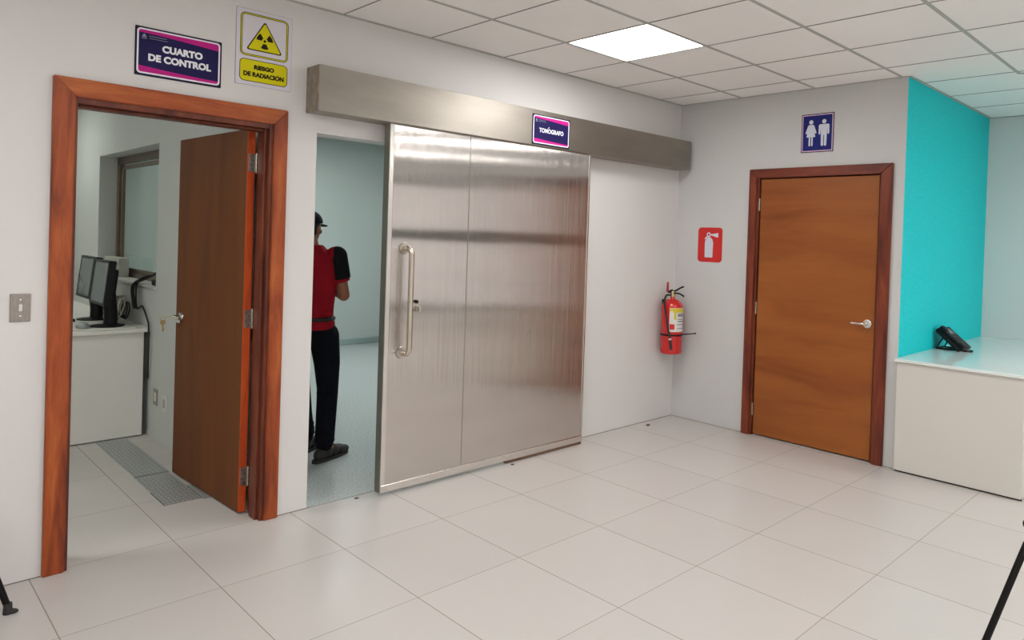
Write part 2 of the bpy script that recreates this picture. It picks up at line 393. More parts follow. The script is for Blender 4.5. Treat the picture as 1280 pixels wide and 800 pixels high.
def added_window(name, x0, x1, y0, y1, mtl, label):
    t = thing(name, label, 'window', ((x0+x1)/2, (y0+y1)/2, .3), kind='structure')
    along_x = abs(x1-x0) > abs(y1-y0)
    obj('window_pane', boxm(x0, x1, y0, y1, .33, 2.42), mtl, t)
    bm = bmesh.new()
    px, py = (0, .03) if along_x else (.03, 0)
    for z0, z1 in ((.30,.36), (1.46,1.62), (2.38,2.45)): box(bm, x0-px, x1+px, y0-py, y1+py, z0, z1)  # middle rail shaped for the dark line reflected in the steel
    n = 4
    for k in range(n+1):
        f_ = k/n; w_ = .025
        if along_x: xx = x0+(x1-x0)*f_; box(bm, xx-w_, xx+w_, y0-py, y1+py, .3, 2.45)
        else: yy = y0+(y1-y0)*f_; box(bm, x0-px, x1+px, yy-w_, yy+w_, .3, 2.45)
    obj('window_frame', bm, m_darkrail, t)
added_window('added_window_south', -6.8, 1.7, YS-.08, YS-.06, m_day, 'unseen glowing window wall added behind the viewer')  # added for soft light and the bands reflected in the steel
added_window('added_window_east', XE+.06, XE+.08, -7.1, -2.8, m_daye, 'unseen glowing window wall added on the east side')  # added to brighten what the steel door reflects
# control room and scanner room shells
bm = bmesh.new(); NX0, NX1 = -3.56, -3.345
NY0, NY1, NZ0, NZ1 = 2.03, 3.76, 1.095, 2.15
box(bm, NX0, NX1, .15, NY0, 0, H); box(bm, NX0, NX1, NY1, YN, 0, H); box(bm, NX0, NX1, NY0, NY1, 0, NZ0); box(bm, NX0, NX1, NY0, NY1, NZ1, H)
struct('wall_control_room', bm, m_wallC, 'grey-white wall inside the control room with the recessed window', 'wall')
struct('wall_control_back', boxm(XW, NX1, YN, YN+.15, 0, H), m_wallC, 'far wall of the control room', 'wall')
bm = bmesh.new(); box(bm, NX1, 2.6, YN, YN+.15, 0, H); box(bm, 2.5, 2.65, .15, YN, 0, H)
struct('wall_scanner_room', bm, m_ct, 'pale green wall at the far side of the scanner room', 'wall')
bm = bmesh.new(); box(bm, NX1, 2.5, YN-.02, YN, 0, .085, .008)
struct('baseboard_scanner_room', bm, m_ctskirt, 'grey-green skirting band in the scanner room', 'skirting')
# ceilings
LP = (-2.05, -1.471, -1.278, -.621)
bm = bmesh.new(); zt = H+.05
panels = [LP]
kx, ky = .5788, .657
def cell(k, m_): return (-2.6284+k*kx, -2.6284+(k+1)*kx, -.6209-m_*ky, -.6209-(m_-1)*ky)
others = [cell(-4,3), cell(1,6), cell(-4,6), cell(-4,9), cell(1,9), cell(5,6), cell(5,9), cell(-7,3), cell(-7,8)]  # cells of unseen panels added to light the hall
xs = sorted({XW, XE+.15} | {v for p in panels+others for v in p[:2]}); ysl = sorted({YS, 0.0} | {v for p in panels+others for v in p[2:]})
def in_panel(x, y): return any(p[0]-1e-4 < x < p[1]+1e-4 and p[2]-1e-4 < y < p[3]+1e-4 for p in panels+others)
for xa, xb in zip(xs, xs[1:]):
    for ya, yb in zip(ysl, ysl[1:]):
        if xb-xa < 1e-3 or yb-ya < 1e-3 or in_panel((xa+xb)/2, (ya+yb)/2): continue
        box(bm, xa, xb, ya, yb, H, zt)
struct('ceiling', bm, m_ceil, 'suspended ceiling of pale square tiles in a metal grid', 'ceiling')
bm = bmesh.new(); box(bm, XW, NX0, .15, YN, H, zt); box(bm, NX1, 2.5, .15, YN, H, zt)
struct('ceiling_back_rooms', bm, m_wallC, 'plain ceiling of the rooms behind the long wall', 'ceiling')
# grid: main tees run along x, thin cross tees along y
bm = bmesh.new()
for m_ in range(1, 12):
    y = -.6209-(m_-1)*ky
    if y < YS: break
    x1 = -.02
    if y < YA: x1 = XE-.01
    if abs(y-(-2.5919)) < .02: x1 = .337
    box(bm, XW, x1, y-.010, y+.010, H-.004, H+.01)
    if m_ == 4: box(bm, .327, .347, y, y-1.3, H-.004, H+.01)
struct('trim_1', bm, m_teeg, 'grey metal main runners of the ceiling grid', 'trim')
bm = bmesh.new(); k = -9
while -2.6284+k*kx < XE:
    x = -2.6284+k*kx; y1 = 0 if x < 0 else YA
    if x > XW: box(bm, x-.0035, x+.0035, YS, y1, H-.003, H+.01)
    k += 1
struct('trim_2', bm, m_teed, 'thin dark cross joints between the ceiling tiles', 'trim')
bm = bmesh.new(); box(bm, XW, 0, -.018, 0, H-.006, H+.005); box(bm, -.010, 0, YA, 0, H-.005, H+.005)
box(bm, 0, XE, YA-.022, YA, H-.006, H+.005); box(bm, XE-.015, XE, YA, YS, H-.006, H+.005)
struct('trim_3', bm, m_teeg, 'metal angle strip where the ceiling meets the walls', 'trim')

def ceiling_light(p, label, mtl=m_panel, z=H, group=None):
    t = thing('ceiling_light', label, 'ceiling light', ((p[0]+p[1])/2, (p[2]+p[3])/2, z), group)
    bm = bmesh.new()
    x0, x1, y0, y1 = p
    ring_prism(bm, [(x0,y0),(x1,y0),(x1,y1),(x0,y1)], [(x0+.014,y0+.014),(x1-.014,y0+.014),(x1-.014,y1-.014),(x0+.014,y1-.014)], z-.003, z+.03)
    obj('light_frame', bm, m_teeg, t)
    obj('diffuser', boxm(x0+.014, x1-.014, y0+.014, y1-.014, z+.004, z+.02), mtl, t)
ceiling_light(LP, 'bright square light panel set in the tiled ceiling above the steel door')
for p in others: ceiling_light(p, 'unseen light panel added to the hall ceiling to brighten the room', group='added ceiling panels outside the view')
ceiling_light((-4.75,-4.15,3.9,4.5), 'unseen light panel added to the control room ceiling above the desk', m_panelb2, H-.04)  # unseen lamp added to brighten the far part of the room
ceiling_light((-6.0,-5.4,.5,1.1), 'unseen light panel added to the control room ceiling near the long wall', m_panelb, H-.04)  # unseen lamp added to light the desk front
for q in ((-1.6,-1.0,1.6,2.2), (-1.6,-1.0,3.6,4.2), (.6,1.2,2.4,3.0)):
    ceiling_light(q, 'unseen light panel added to the scanner room ceiling', m_panelc, H-.04, 'added scanner room panels')  # unseen lamps added to light this room

m_joint = mat('dirty_floor_joint', (.20,.165,.13), .8, noise=.5, nscale=9)
bm = bmesh.new()
for a, b_ in ((XW, -4.521), (-3.507, SL), (-1.26, 0)): box(bm, a, b_, -.004, .001, -.001, .0025)
for a, b_ in ((0, -.736), (-1.903, YA+.002)): box(bm, -.004, .001, a, b_, -.001, .0025)
box(bm, SL, SR, -.003, .001, -.001, .0012)
struct('trim_4', bm, m_joint, 'thin dark joint line where the floor tiles meet the walls', 'trim')

# ================================================================== CONTROL ROOM DOOR
d1 = thing('door_1', 'open brown wooden door with reddish casing leading to the control room', 'door', (-4.0, .05, 0), kind='structure')
def casing_piece(poly, y0, y1, m_, nm, par):
    bm = bmesh.new(); prism(bm, poly, 0, abs(y1-y0), frameN(0, max(y0, y1), 0))
    bmesh.ops.bevel(bm, geom=list(bm.edges), offset=.004, segments=2, affect='EDGES'); return obj(nm, bm, m_, par)
xo0, xo1, zt1 = -4.520, -3.508, 2.186
xi0, xi1, zi1 = -4.440, -3.582, 2.104
casing_piece([(xo0,0),(xi0,0),(xi0,zi1),(xo0,zt1)], -.026, 0, m_casv, 'casing', d1)
casing_piece([(xi1,0),(xo1,0),(xo1,zt1),(xi1,zi1)], -.026, 0, m_casv, 'casing', d1)
casing_piece([(xo0,zt1),(xi0,zi1),(xi1,zi1),(xo1,zt1)], -.026, 0, m_cash, 'casing', d1)
bm = bmesh.new()
box(bm, D1L, -4.428, -.012, .15, 0, D1T, .003); box(bm, -3.598, D1R, -.012, .15, 0, D1T, .003); 
obj('jamb', bm, m_jamb, d1)
obj('head_jamb', boxm(-4.428, -3.598, -.012, .15, 2.078, D1T, .003), m_jamb, d1)
bm = bmesh.new(); box(bm, -3.612, -3.598, .02, .10, 0, 2.078, .003); box(bm, -4.428, -4.418, .05, .10, 0, 2.078, .003); box(bm, -4.418, -3.612, .03, .10, 2.066, 2.078, .003)
obj('door_stop', bm, m_jamb, d1)
# leaf hinged at the right, swung about 87 degrees inward
hx, hy = -3.647, .147
ang = math.atan2(1.094-.147, -3.696+3.647)      # direction of the leaf
LM = Matrix.Translation((hx, hy, 0)) @ Matrix.Rotation(ang, 4, 'Z')     # local x along leaf, local -y = towards hinge side (east)
Lw, Lt = .948, .039
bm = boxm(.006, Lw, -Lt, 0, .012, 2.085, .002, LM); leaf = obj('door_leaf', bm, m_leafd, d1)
obj('hinge_edge', boxm(0, .0065, -Lt, .0005, .012, 2.085, .001, LM), m_edge, leaf)
for zc in (1.905, 1.062, .206):
    bm = bmesh.new()
    box(bm, -.0035, .0005, -Lt+.001, -.004, zc-.048, zc+.048, 0, LM)
    hp = LM @ Vector((-.010, -Lt-.004, 0))
    for q in range(5):
        cyl(bm, (hp.x, hp.y, zc-.05+q*.02+.0008), (hp.x, hp.y, zc-.05+(q+1)*.02-.0008), .0065, seg=12)
    cyl(bm, (hp.x, hp.y, zc-.055), (hp.x, hp.y, zc+.055), .004, seg=10)
    box(bm, hp.x, -3.597, hp.y-.004, hp.y-.001, zc-.05, zc+.05)
    hg = obj('hinge', bm, m_nickel, leaf, True)
    bm = bmesh.new()
    for q, (a, b_) in enumerate(((-.012,.036),(-.026,.014),(-.012,-.012),(-.026,-.034))):
        p = LM @ Vector((-.0045, a, 0)); p2 = LM @ Vector((-.0030, a, 0)); cyl(bm, (p.x,p.y,zc+b_), (p2.x,p2.y,zc+b_), .0035, seg=8)
    obj('screw', bm, m_screw, hg)
def lever(parent, base, out, along, label=None, L=.12, rose=.026):
    base = Vector(base); out = Vector(out).normalized(); along = Vector(along).normalized()
    bm = bmesh.new(); cyl(bm, base, base+out*.009, rose, rose*.92, 24); cyl(bm, base+out*.009, base+out*.012, rose*.92, rose*.7, 24)
    r = obj('lever_rose', bm, m_chrome, parent, True)
    bm = bmesh.new(); cyl(bm, base+out*.010, base+out*.052, .010, seg=14)
    tube(bm, [base+out*.050, base+out*.054+along*.02, base+out*.052+along*.06, base+out*.050+along*L], lambda t: .0095-.002*t, 12)
    o = obj('lever', bm, m_chrome, parent, True)
    bm = bmesh.new(); cyl(bm, base+out*.052, base+out*.0595, .008, .007, 12)
    obj('cylinder', bm, m_brass, o, True)
ld = (LM.to_3x3() @ Vector((1,0,0))); lo = (LM.to_3x3() @ Vector((0,1,0)))
pw = LM @ Vector((.862, 0, .995)); lever(leaf, pw, lo, -ld, L=.115)
pi_ = LM @ Vector((.880, -Lt, .995)); lever(leaf, pi_, -lo, -ld, L=.10)
bm = bmesh.new(); box(bm, Lw-.001, Lw+.002, -Lt+.008, -.008, .93, 1.05, 0, LM); obj('latch_plate', bm, m_nickel, leaf)
# latch bolt seen at the free edge, short return on the outer lever
bm = bmesh.new(); q = pw+lo*.006; box(bm, .86, .925, .0, .012, .952, .972, .003, LM); obj('lock_body', bm, m_chrome, leaf)
# keys hanging beside the free edge
kb = Vector((-3.775, 1.07, .985))
bm = bmesh.new()
ringpts = [kb + Vector((.012*math.cos(a), 0, .012*math.sin(a)-.008)) for a in [2*PI*k/14 for k in range(15)]]
tube(bm, ringpts, .0022, 6, False)
cyl(bm, kb+Vector((.012,0,0)), (pw.x-.03, 1.05, .992), .003, seg=8)
lathe(bm, [(.001,-.003),(.016,-.003),(.016,.003),(.001,.003)], (0,0,0), 14, Matrix.Translation(kb+Vector((0,0,-.03))) @ Matrix.Rotation(PI/2, 4, 'X'))
box(bm, kb.x-.004, kb.x+.004, kb.y-.002, kb.y+.002, kb.z-.085, kb.z-.040); box(bm, kb.x+.003, kb.x+.009, kb.y-.002, kb.y+.002, kb.z-.078, kb.z-.070)
tag(obj('key', bm, m_brass), 'small brass key hanging from the lock of the open brown door', 'key')

# ================================================================== SLIDING STEEL DOOR
ds = thing('door_2', 'wide brushed stainless steel sliding door hung in front of the long wall', 'door', (-2.1, -.085, 0), kind='structure')
x0, x1, yf, yb, z0, z1 = -2.955, -1.265, -.115, -.055, .022, 2.30
def planar_uv(o):
    uv = o.data.uv_layers.new(name='UVMap')
    for l in o.data.loops:
        c = o.data.vertices[l.vertex_index].co; uv.data[l.index].uv = (c.x, c.z)
slab = obj('door_panel', boxm(x0+.028, x1-.014, yf+.002, yb, z0+.04, z1), m_steel, ds); planar_uv(slab)
obj('door_edge', boxm(x0, x0+.0015, yf+.004, yb, z0, z1), m_steeld, ds)
bm = bmesh.new(); box(bm, x0+.0015, x0+.030, yf-.003, yb, z0, z1, .003); box(bm, x1-.016, x1, yf-.003, yb, z0, z1, .003); obj('edge_trim', bm, m_steelt, ds)
obj('kick_strip', boxm(x0+.002, x1-.002, yf-.006, yf+.006, z0, z0+.045, .003), m_steelt, ds)
obj('panel_seam', boxm(-2.378, -2.3755, yf-.0006, yf+.004, z0+.05, z1), m_steeld, ds)
obj('floor_guide', boxm(-2.0, -1.27, yf+.0, yf+.03, .001, .020, .002), mat('rusty_guide', (.22,.13,.09), .6, metal=.4, noise=.4, nscale=20), ds)
bm = bmesh.new(); hxp = -2.84; zt_, zb_ = 1.462, .840
tube(bm, [(hxp,yf+.002,zt_),(hxp+.003,yf-.045,zt_),(hxp+.010,yf-.062,zt_-.016),(hxp+.012,yf-.066,zt_-.06),(hxp+.012,yf-.066,(zt_+zb_)/2),(hxp+.012,yf-.066,zb_+.06),(hxp+.010,yf-.062,zb_+.016),(hxp+.003,yf-.045,zb_),(hxp,yf+.002,zb_)], .0165, 16, True, 6)
hd = obj('pull_handle', bm, mat('tubular_pull_steel', (.60,.54,.46), .25, metal=1.), ds, True)
bm = bmesh.new()
for z in (zt_, zb_): cyl(bm, (hxp, yf, z), (hxp, yf-.006, z), .036, .033, 24)
obj('handle_flange', bm, m_nickel, hd, True)
bm = bmesh.new(); cyl(bm, (-2.745, yf, 1.10), (-2.745, yf-.02, 1.10), .018, seg=18); box(bm, -2.752, -2.738, yf-.045, yf-.015, 1.085, 1.115, .003)
ky_ = obj('lock_cylinder', bm, m_nickel, ds, True)
bm = bmesh.new(); cyl(bm, (-2.748, yf, 1.142), (-2.748, yf-.012, 1.142), .011, seg=14); obj('stud', bm, m_black, ds, True)
# track cover box above
hb = thing('door_track_cover', 'long stainless steel box covering the sliding door track', 'track cover', (-1.73, -.07, 2.19))
hx0, hx1, hy0, hz0, hz1 = -3.402, -.048, -.15, 2.192, 2.440
planar_uv(obj('cover_sheet', boxm(hx0+.001, hx1, hy0, -.001, hz0, hz1, .003), m_steelh, hb))
obj('end_plate', boxm(hx0-.003, hx0+.001, hy0+.002, -.001, hz0+.001, hz1-.001), m_steelc, hb)
obj('cover_joint', boxm(-.552, -.549, hy0-.0005, hy0+.003, hz0, hz1), m_steeld, hb)

# ================================================================== RESTROOM DOOR
d3 = thing('door_3', 'closed brown wooden restroom door in a reddish casing with shade in its colour', 'door', (.02, -1.3, 0), kind='structure')
def casE(poly, m_, nm):
    bm = bmesh.new(); prism(bm, [(-a, b) for a, b in poly], 0, .026, frameE(0, 0, 0))
    bmesh.ops.bevel(bm, geom=list(bm.edges), offset=.004, segments=2, affect='EDGES'); return obj(nm, bm, m_, d3)
yo0, yo1, zc1 = -.737, -1.902, 2.172
yi0, yi1, zi3 = -.808, -1.822, 2.098
casE([(yo0,0),(yi0,0),(yi0,zi3),(yo0,zc1)], m_casbv, 'casing')
casE([(yi1,0),(yo1,0),(yo1,zc1),(yi1,zi3)], m_casbv, 'casing')
casE([(yo0,zc1),(yi0,zi3),(yi1,zi3),(yo1,zc1)], m_casbh, 'casing')
bm = bmesh.new(); box(bm, -.010, .15, E0, -.826, 0, ET, .003); box(bm, -.010, .15, -1.810, E1, 0, ET, .003); box(bm, -.010, .15, -.826, -1.810, 2.098, ET, .003)
obj('jamb', bm, m_jamb, d3)
leaf3 = obj('door_leaf', boxm(.004, .044, -.834, -1.802, .012, 2.090, .003), m_leaf, d3)
obj('door_stop', boxm(.046, .06, -.826, -1.81, .0, 2.098), m_jamb, d3)
for zc in (1.884, 1.04, .212):
    bm = bmesh.new(); 
    for q in range(5): cyl(bm, (-.004, -.828, zc-.05+q*.02+.0008), (-.004, -.828, zc-.05+(q+1)*.02-.0008), .0065, seg=12)
    box(bm, .000, .004, -.824, -.832, zc-.05, zc+.05); obj('hinge', bm, m_nickel, leaf3, True)
lever(leaf3, (.004, -1.752, 1.006), (-1,0,0), (0,1,0), L=.105, rose=.034)

# ================================================================== SIGNS
def plate(nm, poly, z0, z1, m_, mt, par, hole=None):
    bm = bmesh.new()
    if hole: ring_prism(bm, poly, hole, z0, z1, mt)
    else: prism(bm, poly, z0, z1, mt)
    return obj(nm, bm, m_, par)
def accent(mt, x, y, s, m_, par, z):
    bm = bmesh.new(); prism(bm, [(x-s*.35, y), (x+s*.05, y), (x+s*.75, y+s*.75), (x+s*.15, y+s*.75)], z-.0005, z+.0006, mt)
    return obj('accent_mark', bm, m_, par)
def swoosh_sign(t, mt, W, Hh, lines, size, bold, xs=1.):
    plate('backing', rrect(0, W, 0, Hh, .004), 0, .003, m_navyd, mt, t)
    bd = .010 if W > .365 else .009; bw = .007
    o = rrect(bd*.75, W-bd*.75, bd, Hh-bd*.75, .016); i = rrect(bd*.75+bw, W-bd*.75-bw, bd+bw, Hh-bd*.75-bw, .011)
    plate('navy_field', i, .003, .0036, m_navy, mt, t)
    plate('white_border', o, .003, .0042, m_signw, mt, t, i)
    xa, xb, ya, yb = bd*.75+bw, W-bd*.75-bw, bd+bw, Hh-bd*.75-bw
    n = 16; top = [(xa+.006, yb)] ; 
    low = []
    for k in range(n+1):
        f_ = k/n; low.append((xa + (xb-xa)*f_, yb - Hh*(.055+.09*f_**1.4) ))
    plate('magenta_band', low + [(xb, yb-.009), (xb-.005, yb), (xa+.005, yb), (xa, yb-.005)], .0036, .0040, m_mag, mt, t)
    up = []
    for k in range(n+1):
        f_ = 1-k/n; up.append((xa + (xb-xa)*f_, ya + Hh*(.055+.075*(1-f_)**1.6)))
    plate('magenta_band', [(xa, ya+.006), (xa+.005, ya), (xb-.005, ya), (xb, ya+.005)] + up, .0036, .0040, m_mag, mt, t)
    # small faded emblem and caption lines at the upper left
    ex, ey, s = xa+.022, yb-.030*Hh/.22, .010*Hh/.22
    bm = bmesh.new()
    prism(bm, [(ex-s, ey-s*.2), (ex+s, ey-s*.2), (ex+s*.4, ey+s*.9), (ex, ey+s*1.3), (ex-s*.4, ey+s*.9)], .0040, .0044, mt)
    for q in (.55, .95): prism(bm, [(ex-s, ey-s*q-.001), (ex+s, ey-s*q-.001), (ex+s, ey-s*q+.0008), (ex-s, ey-s*q+.0008)], .0040, .0044, mt)
    prism(bm, [(ex+s*2, ey+s*.4), (ex+s*9, ey+s*.4), (ex+s*9, ey+s*.65), (ex+s*2, ey+s*.65)], .0040, .0043, mt)
    prism(bm, [(ex+s*2, ey-s*.6), (ex+s*9.5, ey-s*.6), (ex+s*9.5, ey-s*.4), (ex+s*2, ey-s*.4)], .0040, .0043, mt)
    obj('faded_emblem', bm, m_grey, t)
    for k, (s_, dx, dy) in enumerate(lines):
        textmesh('lettering', s_, size, m_text, mt @ Matrix.Translation((W/2+dx, Hh/2+dy, .0046)), t, bold, spacing=1.02, xs=xs)
    for a in (.008, W-.008):
        for b_ in (.008, Hh-.008):
            bm = bmesh.new(); cyl(bm, mt @ Vector((a, b_, .003)), mt @ Vector((a, b_, .0045)), .003, seg=8); obj('corner_fixing', bm, m_navyd, t)
t = thing('door_sign', 'dark blue and magenta sign reading CUARTO DE CONTROL above the open door', 'sign', (-4.03, 0, 2.25))
swoosh_sign(t, frameN(-4.217, -.0005, 2.249), .375, .228, [('CUARTO', .012, .023), ('DE CONTROL', .002, -.026)], .043, .0022, .98)
t = thing('door_sign', 'small dark blue and magenta sign reading TOMÓGRAFO on the steel track cover', 'sign', (-1.715, -.152, 2.2))
swoosh_sign(t, frameN(-1.893, -.1505, 2.200), .357, .208, [('TOMOGRAFO', 0, -.004)], .042, .0009, .86)
accent(frameN(-1.893, -.1505, 2.200), .357/2-.030, .121, .012, m_text, t, .0046)
# radiation sign
t = thing('warning_sign', 'yellow and white radiation warning sign reading RIESGO DE RADIACIÓN', 'sign', (-3.635, 0, 2.29))
mt = frameN(-3.776, -.0005, 2.290); W, Hh = .284, .391
plate('edge_outline', rrect(0, W, 0, Hh, .003), 0, .0022, m_grey, mt, t)
plate('white_board', rrect(.0015, W-.0015, .0015, Hh-.0015, .003), .0022, .0030, m_paper, mt, t)
o = rrect(.020, W-.020, .150, Hh-.020, .024)
def inset(d, base): return rrect(base[0]+d, base[1]-d, base[2]+d, base[3]-d, base[4]-d)
bs = (.020, W-.020, .150, Hh-.020, .026)
plate('black_border', inset(0, bs), .0030, .0036, m_blk, mt, t, inset(.0036, bs))
plate('yellow_border', inset(.0036, bs), .0030, .0036, m_yel, mt, t, inset(.0078, bs))
plate('black_border', inset(.0078, bs), .0030, .0036, m_blk, mt, t, inset(.0110, bs))
cx_, cyy = W/2, .246
def tri(s, r, cy_):   # rounded triangle
    pts = []
    for a in (90, 210, 330):
        vx, vy = cx_ + s*math.cos(math.radians(a)), cy_ + s*math.sin(math.radians(a))
        ix, iy = cx_ + (s-2*r)*math.cos(math.radians(a)), cy_ + (s-2*r)*math.sin(math.radians(a))
        for b_ in range(-60, 61, 20): pts.append((ix + r*math.cos(math.radians(a+b_)), iy + r*math.sin(math.radians(a+b_))))
    return pts
def stretch(p, k=1.0): return [((x-cx_)*k+cx_, y) for x, y in p]
plate('triangle_outline', tri(.1075, .008, .236), .0030, .0037, m_blk, mt, t)
tr_in = plate('yellow_triangle', tri(.0965, .0050, .236), .0037, .0042, m_yel, mt, t)
bm = bmesh.new()
cc = (cx_, .240)
prism(bm, [(cc[0]+.0065*math.cos(2*PI*k/16), cc[1]+.0065*math.sin(2*PI*k/16)) for k in range(16)], .0042, .0047, mt)
for a in (30, 150, 270):
    pts = [(cc[0]+.015*math.cos(math.radians(a+b_)), cc[1]+.015*math.sin(math.radians(a+b_))) for b_ in range(-28, 29, 8)]
    pts += [(cc[0]+.042*math.cos(math.radians(a+b_)), cc[1]+.042*math.sin(math.radians(a+b_))) for b_ in range(28, -29, -8)]
    prism(bm, pts, .0042, .0047, mt)
obj('trefoil', bm, m_blk, t)
bs = (.020, W-.020, .020, .134, .022)
plate('caption_outline', inset(0, bs), .0030, .0036, m_blk, mt, t)
plate('caption_panel', inset(.0036, bs), .0036, .0041, m_yel, mt, t)
textmesh('lettering', 'RIESGO', .029, m_blk, mt @ Matrix.Translation((W/2, .095, .0046)), t, .0018, xs=1.05)
textmesh('lettering', 'DE RADIACION', .031, m_blk, mt @ Matrix.Translation((W/2, .057, .0046)), t, .0017, xs=.95)
accent(mt, W/2+.073, .0715, .0065, m_blk, t, .0046)
# restroom sign
t = thing('restroom_sign', 'blue restroom sign with white woman and man figures above the restroom door', 'sign', (0, -1.308, 2.285))
W, Hh = .264, .297; mt = frameE(-.0005, -1.176, 2.284)
plate('edge_outline', rrect(0, W, 0, Hh, .002), 0, .0025, m_navyd, mt, t)
plate('pink_border', rrect(.006, W-.006, .006, Hh-.006, .002), .0025, .0030, m_pink, mt, t)
plate('blue_field', rrect(.014, W-.014, .014, Hh-.014, .002), .0030, .0036, m_blue, mt, t)
def circle(cx0, cy0, r, n=18): return [(cx0+r*math.cos(2*PI*k/n), cy0+r*math.sin(2*PI*k/n)) for k in range(n)]
Z0, Z1 = .0036, .0042
bm = bmesh.new(); x = .080
prism(bm, circle(x, .233, .017), Z0, Z1, mt)
prism(bm, [(x-.020,.212),(x+.020,.212),(x+.026,.204),(x+.046,.150),(x+.038,.143),(x+.030,.150),(x+.022,.180),(x+.037,.118),(x-.037,.118),(x-.022,.180),(x-.030,.150),(x-.038,.143),(x-.046,.150),(x-.026,.204)], Z0, Z1, mt)
for s in (-1, 1): prism(bm, [(x+s*.004,.119),(x+s*.017,.119),(x+s*.017,.054),(x+s*.013,.049),(x+s*.007,.049),(x+s*.004,.054)], Z0, Z1, mt)
obj('woman_figure', bm, m_pict, t)
bm = bmesh.new(); x = .186
prism(bm, circle(x, .233, .017), Z0, Z1, mt)
prism(bm, [(x-.034,.212),(x+.034,.212),(x+.043,.204),(x+.043,.140),(x+.036,.133),(x+.029,.140),(x+.026,.185),(x+.024,.130),(x-.024,.130),(x-.026,.185),(x-.029,.140),(x-.036,.133),(x-.043,.140),(x-.043,.204)], Z0, Z1, mt)
for s in (-1, 1): prism(bm, [(x+s*.003,.131),(x+s*.024,.131),(x+s*.022,.052),(x+s*.016,.046),(x+s*.008,.046),(x+s*.003,.052)], Z0, Z1, mt)
obj('man_figure', bm, m_pict, t)
# extinguisher sign
t = thing('extinguisher_sign', 'red sign with a white extinguisher symbol in the corner beside the restroom door', 'sign', (0, -.358, 1.395))
W, Hh = .248, .298; mt = frameE(-.0005, -.233, 1.394)
plate('red_board', rrect(0, W, 0, Hh, .03), 0, .002, m_redsign, mt, t)
bm = bmesh.new()
prism(bm, [(.073,.040),(.153,.040),(.156,.165),(.150,.190),(.135,.208),(.122,.216),(.105,.216),(.090,.208),(.077,.190),(.071,.165)], .002, .0028, mt)
ring_prism(bm, circle(.109, .236, .020, 20), circle(.109, .236, .010, 20), .002, .0028, mt)
prism(bm, [(.128,.232),(.150,.226),(.205,.212),(.207,.252),(.150,.243),(.128,.242)], .002, .0028, mt)
prism(bm, [(.094,.226),(.100,.218),(.073,.196),(.066,.203)], .002, .0028, mt)
obj('extinguisher_symbol', bm, m_pict, t)

# ================================================================== SWITCH, SOCKETS
t = thing('light_switch', 'brushed metal toggle light switch on the wall left of the open door', 'light switch', (-4.611, 0, 1.12))
obj('switch_plate', boxm(-4.647, -4.577, -.007, 0, 1.121, 1.241, .003), m_plate, t)
bm = boxm(-4.618, -4.606, -.016, -.005, 1.166, 1.196, .003); obj('toggle', bm, m_offwhite, t)
for z in (1.216, 1.146):
    bm = bmesh.new(); cyl(bm, (-4.612, -.007, z), (-4.612, -.0085, z), .004, seg=10); obj('screw', bm, m_chrome, t)
def socket(nm, y, z, lab, pm):
    t = thing(nm, lab, 'wall socket', (-3.56, y, z))
    obj('socket_plate', boxm(-3.567, -3.560, y-.045, y+.045, z-.058, z+.058, .003), pm, t)
    bm = bmesh.new(); box(bm, -3.569, -3.566, y-.022, y+.022, z-.030, z+.030, .002); obj('socket_insert', bm, m_offwhite if pm is m_plug else m_plateg, t)
socket('wall_socket', 1.955, .312, 'grey wall socket beside the white desk, farther of the two', m_plug)
socket('wall_socket', 1.752, .300, 'white wall socket near the open brown door, nearer of the two', m_offwhite)

# ================================================================== FIRE EXTINGUISHER
ex = Vector((-.190, -.118, .592)); r = .094
t = thing('fire_extinguisher', 'red fire extinguisher with black hose hung on the wall in the corner', 'fire extinguisher', ex)
bm = bmesh.new()
prof = [(.02,0),(r-.012,0),(r-.003,.006),(r,.016),(r,.40)] + [(r*math.cos(a)*1.0+.0, .40+.075*math.sin(a)) for a in [k*PI/2/7 for k in range(1, 7)]] + [(.020,.478),(.018,.50)]
lathe(bm, prof, ex, 36); body = obj('cylinder_body', bm, m_red, t, True)
bm = bmesh.new(); lathe(bm, [(.017,.49),(.021,.492),(.021,.512),(.014,.516),(.014,.535),(.010,.54)], ex, 16); 
vd = Vector((.61, -.79, 0))      # handles point to the right, towards the viewer
vl = Vector((-.79, -.61, 0))
obj('valve', bm, m_brass, t, True)
top = ex + Vector((0,0,.53))
bm = bmesh.new()
tube(bm, [top-vd*.03, top+vd*.02+Vector((0,0,.012)), top+vd*.065+Vector((0,0,.038)), top+vd*.095+Vector((0,0,.052))], lambda q: .0075, 8); 
tube(bm, [top-vd*.02-Vector((0,0,.012)), top+vd*.05-Vector((0,0,.010)), top+vd*.10-Vector((0,0,.035))], lambda q: .0075, 8)
tube(bm, [top-vd*.035-Vector((0,0,.01)), top-vd*.03+Vector((0,0,.005)), top+Vector((0,0,.02))], lambda q: .008, 8)
obj('squeeze_handle', bm, m_blackmetal, t, True)
bm = bmesh.new(); g = top - vd*.045 + Vector((0,0,.01)); cyl(bm, g+Vector((0,0,-.01)), g+Vector((0,0,.075)), .011, .009, 10); obj('safety_tag', bm, mat('dark_red_plastic', (.36,.012,.02), .5), t, True)
bm = bmesh.new(); hs = ex + vl*.05 - vd*.055
fr = lambda d, dv, z: ex + vl*d + vd*dv + Vector((0,0,z))
tube(bm, [fr(.01,-.015,.505), fr(.05,-.055,.50), fr(.088,-.068,.44), fr(.102,-.050,.33), fr(.108,-.030,.22), fr(.109,-.012,.14)], .0085, 10)
hose = obj('hose', bm, m_rubber, t, True)
bm = bmesh.new(); cyl(bm, fr(.109,-.010,.13), fr(.110,.002,.045), .010, .013, 12); obj('nozzle', bm, m_rubber, hose, True)
